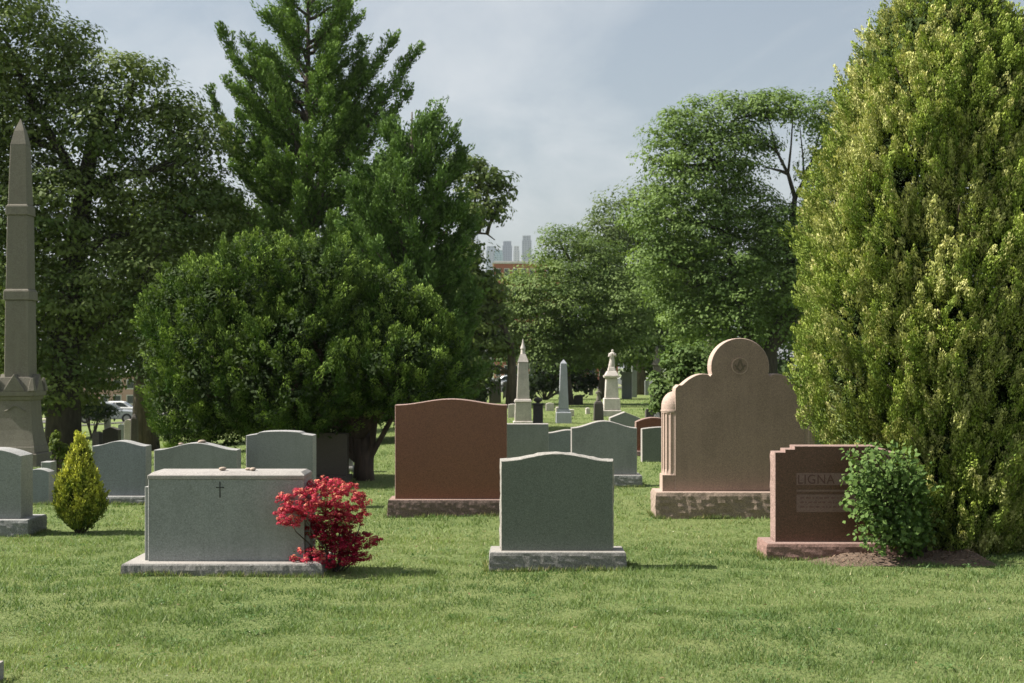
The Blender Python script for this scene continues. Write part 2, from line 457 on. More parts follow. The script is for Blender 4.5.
    litter(420, .02, .030, .012, (.16, .10, .055), (.34, .25, .14), 1)
    litter(150, .05, .034, .007, (.62, .60, .50), (.75, .73, .62), 2)
    V = np.concatenate(VV); C = np.concatenate(CC)
    o = link('grass', np_mesh(V, 3, np.arange(len(V)), C), M['blade'])
    props(o, 'short mown green lawn around the headstones', 'grass', kind='stuff')

# ------------------------------------------------------------------ foliage
def unit(a): return a / np.maximum(np.linalg.norm(a, axis=-1, keepdims=True), 1e-9)

def leaves(P, N, S, C, T=None, asp=.55, fold=.12):
    n = len(P)
    N = unit(N)
    if T is None: T = RNG.normal(size=(n, 3))
    T = unit(T - N * (T * N).sum(1, keepdims=True)); B = np.cross(N, T)
    S = np.broadcast_to(np.asarray(S, float), (n,))[:, None]
    V = np.stack([P - T * S * .5, P + B * S * asp * .5 + N * S * fold - T * S * .05, P + T * S * .5, P - B * S * asp * .5 + N * S * fold - T * S * .05], 1).reshape(-1, 3)
    return V, np.repeat(np.clip(C, 0, 1), 4, 0)

def crown_obj(name, parts, mat, parent):
    V = np.concatenate([p[0] for p in parts]); C = np.concatenate([p[1] for p in parts])
    V = V - np.array(parent.location)
    return link(name, np_mesh(V, 4, np.arange(len(V)), C), mat, parent)

def shell_points(lobes, n, inner=.62, keep_in=.2):
    """lobes (cx,cy,cz,rx,ry,rz): points through the outer part of their union"""
    L = np.array(lobes)
    w = (L[:, 3] * L[:, 5] + L[:, 3] * L[:, 4]); w = w / w.sum()
    out = []; nor = []; li = []; tot = 0
    while tot < n:
        k = RNG.choice(len(L), size=n * 2, p=w)
        u = unit(RNG.normal(size=(n * 2, 3)))
        r = inner + (1.04 - inner) * RNG.random((n * 2, 1)) ** .6
        r = r * (1 + .12 * np.sin(u[:, :1] * 5 + k[:, None] * 1.7) * np.sin(u[:, 2:] * 6 + k[:, None]))
        p = L[k, :3] + u * r * L[k, 3:]
        q = (p[:, None, :] - L[None, :, :3]) / L[None, :, 3:]
        dd = (q ** 2).sum(-1); dd[np.arange(len(k)), k] = 9
        ok = (dd.min(1) > .62) | (RNG.random(len(k)) < keep_in)
        out.append(p[ok]); nor.append(unit(u / L[k, 3:])[ok]); li.append(k[ok]); tot += ok.sum()
    return np.concatenate(out)[:n], np.concatenate(nor)[:n], np.concatenate(li)[:n]

def clumps(Cn, R, Nn, k, size, base, tip, flat=.6, jit=.25, upw=.55):
    """leaf clumps: leaves fill flattened little domes; base/tip are leaf colours"""
    m = len(Cn)
    R = np.broadcast_to(np.asarray(R, float), (m,))
    u = unit(RNG.normal(size=(m, k, 3)))
    fl = (RNG.random((m, k)) < .7) & (u[..., 2] < 0); u[..., 2] = np.where(fl, -u[..., 2] * .8 - .15, u[..., 2]); u = unit(u)
    r = RNG.random((m, k, 1)) ** .33
    off = u * r * R[:, None, None] * np.array([1, 1, flat])
    P = (Cn[:, None, :] + off).reshape(-1, 3)
    N = (u * 1.0 + Nn[:, None, :] * .4 + np.array([0, 0, upw * .8]) + RNG.normal(size=(m, k, 3)) * .32).reshape(-1, 3)
    cm = RNG.random((m, 1, 1)) * .65 + RNG.random((m, k, 1)) * .35
    c = (np.array(base) * (1 - cm) + np.array(tip) * cm) * (1 - jit / 2 + jit * RNG.random((m, k, 1)))
    s = size * (.65 + .7 * RNG.random(m * k))
    return leaves(P, N, s, c.reshape(-1, 3))

def plumes(B, D, L, R, k, size, base, tip, asp=.4, jit=.3, prof=0.6, tipw=None, spread=.5):
    """sprays: leaves set along an axis, narrowing to the tip"""
    m = len(B)
    L = np.broadcast_to(np.asarray(L, float), (m,)); R = np.broadcast_to(np.asarray(R, float), (m,))
    D = unit(D)
    t = RNG.random((m, k))
    u = RNG.normal(size=(m, k, 3)); u = unit(u - D[:, None, :] * (u * D[:, None, :]).sum(-1, keepdims=True))
    rr = R[:, None] * np.sin(np.clip(t * .85 + .12, 0, 1) * PI) ** prof * RNG.random((m, k)) ** .5
    P = B[:, None, :] + D[:, None, :] * (t * L[:, None])[..., None] + u * rr[..., None]
    N = u + RNG.normal(size=(m, k, 3)) * .3
    T = D[:, None, :] + u * spread + RNG.normal(size=(m, k, 3)) * .25
    tw = (t ** 1.3)[..., None] if tipw is None else np.clip(t[..., None] * tipw[:, None, None], 0, 1)
    c = (np.array(base) * (1 - tw) + np.array(tip) * tw) * (1 - jit / 2 + jit * RNG.random((m, k, 1))) * (.85 + .3 * RNG.random((m, 1, 1)))
    s = size * (.65 + .7 * RNG.random(m * k))
    return leaves(P.reshape(-1, 3), N.reshape(-1, 3), s, c.reshape(-1, 3), T.reshape(-1, 3), asp)

def curve(a, b, sag=.0, n=6, wob=.0):
    a = Vector(a); b = Vector(b); out = []
    for i in range(n):
        t = i / (n - 1)
        p = a.lerp(b, t); p.z += sag * 4 * t * (1 - t)
        if 0 < i < n - 1 and wob: p += Vector((random.uniform(-wob, wob), random.uniform(-wob, wob), random.uniform(-wob, wob)))
        out.append(p)
    return out

def broad_tree(label, px, d, lobes_px, trunk_px, nclump, k, lsize, base, tip, clump_r=.4, trunk_r=.25, bark='bark', name='deciduous_tree',
               group=None, flat=.6, inner=.62, keep_in=.2, yspread=1., seed=1, twigs=5, depth=1.0, fork=None, cat='tree'):
    random.seed(seed)
    x0 = wx(px, d); g = G(x0, d)
    root = empty(name, (x0, d, g - .05), label, cat, group)
    s = d / F
    L = []
    for i, lb in enumerate(lobes_px):
        lx, ly, rx = lb[:3]; rz = lb[3] if len(lb) > 3 and lb[3] else rx
        dy = lb[4] if len(lb) > 4 else random.uniform(-.5, .5) * rx * s * yspread
        L.append((wx(lx, d), d + dy, wz(ly, d), rx * s, (rx + rz) / 2 * s * depth, rz * s))
    nclump = int(nclump * .46); k = int(k * 2.5); clump_r *= 1.7
    Pc, Nc, lc = shell_points(L, nclump * 6, inner, keep_in)
    Rc = clump_r * (.65 + .7 * RNG.random(len(Pc)))
    keep = []
    for i in range(len(Pc)):        # clumps keep their distance, so each has a lit top and a dark underside
        if keep:
            q = np.array(keep)
            if (((Pc[q] - Pc[i]) * np.array([1, 1, 1.35])) ** 2).sum(1).min() < (.80 * Rc[i]) ** 2: continue
        keep.append(i)
        if len(keep) >= nclump * 1.25: break
    P, N, li, Rr = Pc[keep], Nc[keep], lc[keep], Rc[keep]
    parts = [clumps(P, Rr, N, k, lsize, base, tip, flat)]
    # trunk and limbs
    mb = MB()
    tp = [Vector((wx(a, d), d, wz(b, d))) for a, b in trunk_px]
    tp.insert(0, Vector((x0, d, g - .15)))
    rad = [trunk_r * (1.35 if i == 0 else 1 - .72 * i / (len(tp) - 1)) for i in range(len(tp))]
    mb.tube(tp, rad, 10)
    if fork:
        for f in fork:
            fp = [Vector((wx(a, d), d, wz(b, d))) for a, b, r in f]
            mb.tube(fp, [r for a, b, r in f], 7)
    for i, l in enumerate(L):
        c = Vector(l[:3])
        cand = tp[1:] + [Vector((wx(a, d), d, wz(b, d))) for f in (fork or []) for a, b, r in f[1:]]
        q = min(cand, key=lambda p: (p - c).length + max(0, p.z - c.z) * 2)
        r0 = min(trunk_r * .4, .05 + .02 * (c - q).length)
        mb.tube(curve(q, c, .06 * (c - q).length, 6, .04 * (c - q).length), [r0 * (1 - .72 * j / 5) for j in range(6)], 6)
        mine = P[li == i]
        for j in range(min(twigs, len(mine))):
            e = Vector(mine[random.randrange(len(mine))])
            a = c.lerp(q, random.uniform(0, .4))
            mb.tube(curve(a, e, .05 * (e - a).length, 5, .05 * (e - a).length), [r0 * .33 * (1 - .8 * j2 / 4) for j2 in range(5)], 5)
    loc = Vector(root.location)
    mb.v = [tuple(Vector(v) - loc) for v in mb.v]
    mb.build('trunk', M[bark], root, smooth=True)
    crown_obj('crown', parts, M['leaf'], root)
    return root

# ---- leaf colours
MAPLE0, MAPLE1 = (.06, .105, .026), (.20, .25, .078)
MID0, MID1 = (.075, .130, .034), (.185, .262, .078)
DARK0, DARK1 = (.038, .068, .02), (.075, .118, .036)

# big deciduous tree at the left edge
broad_tree('tall dark broad-leaved tree behind the obelisk with bare limbs showing', 62, 34,
    [(5, 35, 55), (48, 62, 42), (78, 100, 30), (-45, 120, 75), (28, 120, 40), (135, 92, 34), (108, 135, 34), (165, 130, 40), (192, 165, 28), (60, 215, 52), (130, 200, 50),
     (-10, 225, 60), (190, 215, 45), (20, 310, 62), (100, 300, 60), (165, 290, 50), (60, 375, 42), (-30, 370, 50), (215, 290, 40)],
    [(66, 350), (74, 260), (84, 190), (95, 130), (104, 95)], 1350, 80, .115, MAPLE0, MAPLE1, .46, .36, 'bark_dark', seed=3, twigs=6, inner=.55,
    fork=[[(84, 190, .16), (60, 150, .11), (30, 100, .08), (10, 50, .04)], [(84, 195, .16), (110, 178, .12), (150, 172, .09), (190, 150, .04)], [(90, 160, .12), (120, 120, .08), (135, 85, .03)]])
broad_tree('dark broad-leaved tree with a pale trunk rising left of the rounded yew', 146, 44,
    [(120, 330, 45), (170, 300, 50), (215, 240, 45), (150, 240, 45), (190, 350, 45), (235, 310, 50), (130, 375, 20, 14)],
    [(143, 380), (150, 320), (165, 260), (185, 220)], 600, 60, .16, DARK0, DARK1, .6, .34, 'bark', seed=8)

# feathery conifers (upright plumes)
def feather_tree(label, px, d, top_py, bot_py, width_px, nb, seed, base, tip, name='dawn_redwood', extra=(), trunk_r=.24, leaf=.085, lean=.0, plume_k=180, group=None):
    random.seed(seed)
    x0 = wx(px, d); g = G(x0, d); s = d / F
    root = empty(name, (x0, d, g - .05), label, 'tree', group)
    zt = wz(top_py, d); zb = wz(bot_py, d)
    mb = MB()
    tp = [Vector((x0, d, g - .2)), Vector((x0, d, g + (zt - g) * .35)), Vector((x0 + lean * .5, d, g + (zt - g) * .7)), Vector((x0 + lean, d, zt))]
    mb.tube(tp, [trunk_r * 1.4, trunk_r * .9, trunk_r * .34, .015], 10)
    Bs = []; Ds = []; Ls = []; Rs = []
    def branch(a, b, r, fat):
        pts = curve(a, b, -.08 * (Vector(b) - Vector(a)).length, 7, .03 * (Vector(b) - Vector(a)).length)
        mb.tube(pts, [r * (1 - .85 * i / 6) for i in range(7)], 5)
        ln = (Vector(b) - Vector(a)).length
        m = max(4, int(ln / .16))
        for i in range(m):
            t = (i + random.random()) / m
            if t < .22: continue
            j = min(5, int(t * 6)); p = pts[j].lerp(pts[j + 1], t * 6 - j)
            dr = (pts[j + 1] - pts[j]).normalized()
            for q in range(3):
                sd = Vector((random.gauss(0, 1), random.gauss(0, 1), random.gauss(0, .7))).normalized()
                dd = (dr * .9 + sd * .75 + Vector((0, 0, .45))).normalized()
                f = fat * (1.15 - .75 * t)
                Bs.append(p); Ds.append(dd); Ls.append((.5 + .5 * random.random()) * f); Rs.append((.15 + .10 * random.random()) * f ** .5)
        Bs.append(pts[-2]); Ds.append((pts[-1] - pts[-3]).normalized()); Ls.append(.75 * fat); Rs.append(.13)
    for i in range(nb):
        t = ((i + random.random()) / nb) ** .8
        py = top_py + (bot_py - top_py) * t
        hw = np.interp(t, [q[0] for q in width_px], [q[1] for q in width_px]) * s
        az = i * 2.39996 + random.uniform(-.4, .4)
        ln = hw * random.uniform(.72, 1.12)
        zz = wz(py, d)
        rise = ln * random.uniform(.55, 1.1)
        b = Vector((x0 + lean * (1 - t) + math.cos(az) * ln, d + math.sin(az) * ln * .8, zz))
        a = Vector((x0 + lean * (1 - t), d, max(g + .8, zz - rise)))
        branch(a, b, .03 + .02 * ln, 1.0)
    for (ax, ay, bx, by, dy, fat) in extra:
        branch((wx(ax, d), d, wz(ay, d)), (wx(bx, d), d + dy, wz(by, d)), .07, fat)
    loc = Vector(root.location)
    mb.v = [tuple(Vector(v) - loc) for v in mb.v]
    mb.build('trunk', M['bark'], root, smooth=True)
    crown_obj('crown', [plumes(np.array(Bs), np.array(Ds), np.array(Ls), np.array(Rs), int(plume_k * .3), leaf, base, tip, .40, .35, .6, None, .9)], M['needle'], root)
    return root

RW0, RW1 = (.075, .14, .034), (.165, .26, .062)
feather_tree('tallest feathery green conifer with a spiky ragged top behind the yew', 308, 36, -38, 400,
    [(0, 12), (.08, 45), (.2, 62), (.35, 80), (.5, 95), (.7, 112), (1, 112)], 150, 4, RW0, RW1,
    extra=[(305, 160, 226, 34, -.5, 1), (300, 130, 252, 62, .6, 1.0), (305, 120, 270, 60, .6, 1.0), (310, 150, 240, 90, .6, .8), (300, 240, 208, 90, .3, .8), (305, 200, 225, 130, -.6, 1), (315, 150, 392, 36, .3, 1), (315, 170, 421, 52, -.3, 1),
           (318, 140, 362, 58, .5, 1), (315, 190, 410, 95, -.4, 1), (318, 200, 432, 118, .4, 1), (312, 90, 345, 2, .2, 1), (310, 80, 280, 20, -.3, 1), (310, 250, 215, 190, .4, 1)])
feather_tree('shorter dense feathery conifer right of the tallest one, drooping at its right edge', 412, 33, 112, 420,
    [(0, 26), (.1, 46), (.3, 62), (.55, 68), (.8, 66), (1, 56)], 112, 9, (.06, .115, .03), (.125, .205, .055), plume_k=190,
    extra=[(412, 240, 440, 112, .3, 1.2), (412, 250, 462, 148, -.2, 1), (412, 260, 352, 185, -.8, 1.1), (412, 300, 348, 230, -.8, 1.1), (412, 220, 395, 130, -.4, 1)])

# loose tree between conifers and the skyline gap
broad_tree('loose open tree with thin bare branches against the sky beside the skyline', 512, 58,
    [(488, 185, 20, 14), (505, 195, 9, 8), (470, 172, 18), (495, 212, 14, 8), (470, 215, 18), (458, 262, 24), (474, 285, 20), (487, 312, 20), (495, 290, 12), (466, 330, 28), (496, 345, 20, 14), (455, 380, 20), (478, 365, 16)],
    [(512, 372), (511, 345), (498, 315), (478, 270), (464, 235)], 560, 30, .19, MAPLE0, MAPLE1, .38, .22, 'bark', seed=12, inner=.3, fork=[[(462, 243, .07), (470, 236, .06), (479, 233, .05), (487, 234, .04), (495, 240, .02)]])

# middle trees
broad_tree('rounded light green tree in front of the skyline, behind the pale monuments', 567, 62,
    [(560, 245, 18, 16), (547, 262, 12), (580, 264, 30), (530, 295, 28), (560, 300, 40), (600, 285, 38), (515, 330, 22), (545, 335, 32), (585, 330, 40), (620, 315, 36), (560, 360, 26, 14)],
    [(566, 380), (566, 340), (568, 300), (570, 260)], 1000, 84, .125, MID0, (.205, .275, .09), .56, .26, 'bark', seed=21, inner=.5)
broad_tree('pale hazy tree crown rising behind the rounded light green tree', 640, 90,
    [(620, 225, 26), (645, 215, 24), (600, 245, 24), (640, 260, 36), (665, 240, 28), (650, 310, 36), (610, 290, 30), (670, 290, 36)],
    [(640, 350), (640, 300), (640, 250)], 480, 50, .23, (.06, .10, .03), (.13, .17, .06), .75, .35, 'bark', seed=22)
broad_tree('dense mid green tree with spreading dark trunk behind the tan gravestone', 606, 74,
    [(640, 310, 30), (610, 340, 28), (655, 335, 32), (640, 350, 24, 16), (590, 350, 26, 16), (680, 330, 28)],
    [(606, 372), (615, 345), (630, 320)], 420, 32, .22, DARK0, MID1, .55, .4, 'bark_dark', seed=23)
broad_tree('tallest right-hand broad-leaved tree with sky showing through its forked limbs', 768, 50,
    [(660, 165, 20), (676, 140, 24), (705, 130, 26), (735, 118, 22), (690, 175, 36), (725, 165, 28), (768, 106, 22, 16), (790, 110, 20, 16), (815, 118, 22, 18), (828, 145, 14, 20), (758, 140, 18, 14), (815, 175, 12, 12), (764, 168, 10, 8),
     (665, 215, 32), (705, 225, 40), (745, 215, 34), (775, 235, 26, 32), (660, 260, 24), (690, 280, 40), (735, 275, 42), (780, 280, 34), (700, 325, 36, 24), (745, 325, 32, 26), (785, 325, 24), (820, 215, 18, 24), (820, 280, 26)],
    [(770, 350), (784, 312), (791, 260), (793, 215), (795, 196)], 1350, 64, .125, MID0, (.185, .265, .074), .46, .30, 'bark_dark', seed=31, twigs=6, inner=.5,
    fork=[[(765, 372, .26), (752, 340, .2), (735, 290, .14), (728, 235, .10), (722, 170, .05)], [(795, 198, .085), (788, 174, .065), (777, 152, .045), (768, 118, .02)], [(795, 198, .085), (804, 180, .06), (813, 158, .045), (822, 125, .02)], [(788, 174, .05), (791, 146, .035), (793, 114, .02)], [(804, 180, .045), (803, 158, .03), (800, 128, .015)],
          [(762, 352, .16), (780, 340, .16), (798, 312, .14), (812, 285, .08)]])
BG = 'trees closing the view far behind the graves'
for i, (px, d, lob, lab) in enumerate([
    (20, 60, [(-20, 330, 60), (30, 320, 60), (75, 350, 50), (10, 400, 35)], 'dark background tree low behind the tall obelisk'),
    (250, 62, [(210, 300, 60), (270, 290, 70), (240, 360, 60), (310, 340, 60), (300, 410, 40), (200, 400, 30)], 'dark background tree hidden behind the rounded yew'),
    (400, 64, [(380, 300, 60), (430, 320, 50), (400, 370, 50), (450, 380, 34), (350, 370, 50)], 'dark background tree under the dense feathery conifer'),
    (690, 95, [(640, 330, 50), (700, 320, 60), (670, 360, 30, 14), (720, 352, 30, 16)], 'dark background tree low behind the tan gravestone'),
    (850, 80, [(800, 300, 60), (850, 280, 70), (900, 300, 70), (830, 340, 40), (790, 345, 24), (795, 366, 26, 18), (830, 366, 30, 20)], 'dark background tree behind the golden cypress'),
    (545, 120, [(530, 352, 22, 16), (560, 345, 26, 18), (590, 350, 24, 16), (620, 345, 30, 20)], 'dark low tree far behind the pale monuments')]):
    broad_tree(lab, px, d, lob, [(px, 385), (px, 340), (px, 310)], 420 if i < 5 else 200, 30, .0042 * d, DARK0, DARK1, .011 * d, .3, 'bark_dark', seed=40 + i, group=BG, twigs=3)

# ------------------------------------------------------------------ yew
def build_yew():
    d = 20.; x0 = wx(360, d); s = d / F
    root = empty('yew_tree', (x0, d, G(x0, d) - .05), 'wide rounded dark green yew with bright shoot tips in the middle of the graves', 'tree')
    lob = [(208, 330, 58, 60), (192, 395, 36, 58), (255, 295, 55, 48), (310, 300, 60, 55), (235, 370, 70, 75), (300, 370, 80, 70), (375, 320, 55, 40), (415, 340, 38, 38), (428, 370, 28, 36), (390, 370, 60, 45), (172, 345, 24, 36), (270, 270, 30, 28), (225, 300, 36, 30)]
    L = [(wx(a, d), d + random.uniform(-.35, .3), wz(b, d), r * s, (r + q) / 2 * s * 1.1, q * s) for a, b, r, q in lob]
    n = 2000
    P, N, li = shell_points(L, n, .74, .06)
    zlow = wz(442, d) + np.clip((P[:, 0] - wx(300, d)) * .22, 0, .3)
    k = P[:, 2] > np.maximum(zlow, .25) - np.where(P[:, 0] < wx(215, d), .25, 0)
    P, N = P[k], N[k]
    D = N * .6 + np.array([0, 0, .85]) + RNG.normal(size=P.shape) * .25
    tw = RNG.random(len(P)) ** 1.2 * 1.15
    a = plumes(P - unit(D) * .12, D, .22 + .20 * RNG.random(len(P)), .065 + .045 * RNG.random(len(P)), 120, .040, (.04, .082, .018), (.26, .37, .08), .38, .22, .6, tw, .9)
    # inner mass of old needles and twigs, colour darkened to add crown shade
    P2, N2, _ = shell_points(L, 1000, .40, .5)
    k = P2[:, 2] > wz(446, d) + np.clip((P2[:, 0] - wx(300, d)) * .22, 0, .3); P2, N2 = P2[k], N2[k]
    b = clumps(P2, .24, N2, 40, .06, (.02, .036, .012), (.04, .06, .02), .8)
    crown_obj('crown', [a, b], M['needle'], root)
    mb = MB()
    base = Vector((x0, d, -.1))
    for (ex, ey, r, dx) in [(366, 430, .11, .06), (352, 425, .08, 0.), (380, 400, .05, .12), (330, 400, .05, -.02), (300, 380, .045, -.02), (240, 370, .04, -.04), (415, 390, .04, .1)]:
        e = Vector((wx(ex, d), d + random.uniform(-.2, .2), wz(ey, d)))
        mb.tube([base + Vector((dx, 0, 0)), base + Vector((dx * 1.2, 0, .35)), (base + Vector((dx, 0, .3))).lerp(e, .5) + Vector((0, 0, .1)), e], [r * 1.4, r, r * .85, r * .4], 8)
    for l in L:
        e = Vector(l[:3]); a0 = base + Vector((0, 0, .7))
        mb.tube(curve(a0, e, .1, 6, .06), [.06, .05, .045, .04, .03, .015], 6)
    loc = Vector(root.location); mb.v = [tuple(Vector(v) - loc) for v in mb.v]
    mb.build('trunk', M['bark_red'], root, smooth=True)
build_yew()

# ------------------------------------------------------------------ golden cypress at the right
def build_cypress():
    d = 12.85; px = 946; x0 = wx(px, d); s = d / F
    root = empty('golden_cypress', (x0, d, G(x0, d) - .05), 'huge egg shaped golden green cypress with pale tipped sprays at the right', 'tree')
    ys = [-62, -40, 0, 60, 120, 170, 230, 290, 340, 390, 430, 470, 510, 538]
    hw = [2, 26, 54, 105, 136, 149, 159, 163, 163, 156, 138, 124, 114, 104]
    m = 6600
    py = -62 + 602 * RNG.random(m * 3)
    R = np.interp(py, ys, hw)
    k = RNG.random(m * 3) < (R + 25) / 188; py, R = py[k][:m], R[k][:m]; m = len(py)
    th = RNG.random(m) * 2 * PI
    th = np.where(np.sin(th) > .5, -th, th)            # fewer sprays on the far side
    wob = .925 + .035 * np.sin(py * .034 + 2 * th + 1) + .05 * np.sin(3 * th + .012 * py) + .045 * np.sin(7 * th + py * .021 + 1)
    rid = .5 + .5 * np.sin(th * 19 + 1.6 * np.sin(py * .045) + py * .008) * np.sin(py * .062 + 5 * th)
    dep = 1.04 - .13 * RNG.random(m) - .16 * rid
    gold = RNG.random(m) < np.clip(.45 + .45 * np.sin(th * 4 + py * .013) * np.sin(py * .022 + 2 * th), .12, .85)
    Rm = R * s * wob * dep
    P = np.stack([x0 + np.cos(th) * Rm, d + np.sin(th) * Rm * .95, wz(py, d)], 1)
    N = np.stack([np.cos(th), np.sin(th), .15 + 0 * th], 1)
    D = N * .55 + np.array([0, 0, .8]) + RNG.normal(size=P.shape) * .2
    a = []
    for msk, b0, t0 in ((gold, (.19, .245, .045), (.68, .66, .29)), (~gold, (.115, .18, .034), (.38, .46, .10))):
        q = P[msk]
        a.append(plumes(q - unit(D[msk]) * .1, D[msk], .12 + .13 * RNG.random(len(q)), .032 + .026 * RNG.random(len(q)), 90, .025, b0, t0, .42, .22, .6, .25 + .85 * RNG.random(len(q)), .5))
    # inner layer of old foliage, coloured darker to deepen shade in the hollows
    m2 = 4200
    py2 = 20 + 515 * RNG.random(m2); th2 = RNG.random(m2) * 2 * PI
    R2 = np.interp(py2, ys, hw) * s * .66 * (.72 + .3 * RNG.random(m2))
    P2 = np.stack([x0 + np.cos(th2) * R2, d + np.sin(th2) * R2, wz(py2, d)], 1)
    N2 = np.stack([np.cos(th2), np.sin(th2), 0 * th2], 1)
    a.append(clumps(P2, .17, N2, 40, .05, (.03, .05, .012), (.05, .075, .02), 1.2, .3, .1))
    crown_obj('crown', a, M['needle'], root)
    mb = MB(); base = Vector((x0, d, -.1))
    mb.tube([base, base + Vector((.02, 0, 1.5)), base + Vector((0, 0, 4.8))], [.17, .13, .02], 9)
    for i in range(60):
        h = random.uniform(.2, 4.6); az = i * 2.4
        pyh = HZ + (EYE - h - .35) / s
        r = float(np.interp(pyh, ys, hw)) * s * .85
        mb.tube(curve(base + Vector((0, 0, h)), base + Vector((math.cos(az) * r, math.sin(az) * r, h + .45)), -.05, 5, .03), [.03, .025, .02, .014, .006], 5)
    loc = Vector(root.location); mb.v = [tuple(Vector(v) - loc) for v in mb.v]
    mb.build('trunk', M['bark_red'], root, smooth=True)
build_cypress()

def build_leafy_shrub():
    d = 12.1; px = 916; x0 = wx(px, d); g = G(x0, d)
    root = empty('leafy_shrub', (x0, d, g - .02), 'bright green broad-leaved shrub leaning over the stepped red headstone', 'shrub')
    mb = MB(); tips = []
    for i in range(190):
        ex = 922 - 74 * random.random()
        lo, hi = np.interp(ex, [836, 846, 858, 872, 890, 915, 936], [497, 510, 530, 545, 553, 552, 545]), np.interp(ex, [836, 850, 857, 866, 882, 905, 936], [488, 466, 449, 453, 446, 460, 486])
        ey = random.uniform(hi, lo) + 12 * math.sin(ex * .38 + 1)
        dd = 11.62 + random.uniform(-.16, .2)
        e = Vector((wx(ex, dd), dd, wz(ey, dd)))
        pts = curve((x0 + random.uniform(-.08, .08), d + random.uniform(-.08, .05), g - .02), e, .12, 7, .02)
        for p in pts[1:-1]: p.y = min(p.y, 11.80) if p.x < wx(912, 12.) else p.y
        mb.tube(pts, [.007 - .0008 * j for j in range(7)], 5)
        big = random.random() < .35
        for j in range(3, 7):
            for q in range(12 if big else 6): tips.append(pts[j] + Vector((random.gauss(0, .05), random.gauss(0, .035), random.gauss(0, .04))))
    loc = Vector(root.location); mb.v = [tuple(Vector(v) - loc) for v in mb.v]
    mb.build('stem', M['bark'], root, smooth=True)
    P = np.array(tips); n = len(P)
    N = np.array([-.45, -.45, .6]) + RNG.normal(size=(n, 3)) * .45
    T = np.array([0, -.4, -.5]) + RNG.normal(size=(n, 3)) * .6
    m = RNG.random((n, 1))
    c = np.array([.05, .10, .024]) * (1 - m) + np.array([.155, .24, .062]) * m
    crown_obj('crown', [leaves(P, N, .046 * (.6 + .8 * RNG.random(n)), c, T, .72, .1)], M['leaf'], root)
build_leafy_shrub()

def build_golden_shrub():
    d = 13.8; px = 80; x0 = wx(px, d); g = G(x0, d); s = d / F
    root = empty('dwarf_conifer', (x0, d, g - .02), 'small cone shaped yellow green dwarf conifer between two grey headstones', 'shrub')
    zs = np.array([0, .10, .2, .35, .5, .65, .8, .93]); rr = np.array([.05, .13, .225, .25, .20, .125, .07, .008])
    n = 1500
    z = .08 + .85 * RNG.random(n * 3); R = np.interp(z, zs, rr); k = RNG.random(n * 3) < (R + .05) / .3; z, R = z[k][:n], R[k][:n] * .86; n = len(z)
    th = RNG.random(n) * 2 * PI
    R = R * (1 + .14 * np.sin(3 * th + z * 7) + .1 * np.sin(5 * th - z * 19)) * (1 - .3 * RNG.random(n) ** 2)
    P = np.stack([x0 + np.cos(th) * R, d + np.sin(th) * R, g + z], 1)
    D = np.stack([np.cos(th) * .4, np.sin(th) * .4, 1 + 0 * th], 1) + RNG.normal(size=(n, 3)) * .2
    tw = np.clip(.55 + .35 * z / .9 + .5 * np.sin(3 * th + 9 * z) * np.sin(5 * th - 4 * z) + .6 * (RNG.random(n) - .5), .05, 1.1)
    a = plumes(P - unit(D) * .05, D, .07 + .07 * RNG.random(n), .022 + .014 * RNG.random(n), 20, .028, (.065, .115, .02), (.62, .62, .10), .42, .3, .5, tw, .6)
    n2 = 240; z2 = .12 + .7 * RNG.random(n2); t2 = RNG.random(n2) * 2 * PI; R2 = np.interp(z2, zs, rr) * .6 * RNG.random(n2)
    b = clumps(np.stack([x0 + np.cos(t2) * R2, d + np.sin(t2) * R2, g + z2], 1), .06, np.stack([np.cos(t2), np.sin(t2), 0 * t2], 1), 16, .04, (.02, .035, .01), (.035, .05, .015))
    crown_obj('crown', [a, b], M['needle'], root)
    mb = MB()
    for i in range(16):
        az = i * .39; r = random.uniform(.05, .14)
        mb.tube(curve((x0, d, g - .03), (x0 + math.cos(az) * r, d + math.sin(az) * r, g + random.uniform(.12, .3)), -.02, 5, .01), [.014, .011, .008, .006, .003], 5)
    mb.tube([(x0, d, g - .05), (x0, d, g + .6)], [.025, .01], 7)
    loc = Vector(root.location); mb.v = [tuple(Vector(v) - loc) for v in mb.v]
    mb.build('trunk', M['bark_red'], root, smooth=True)
build_golden_shrub()

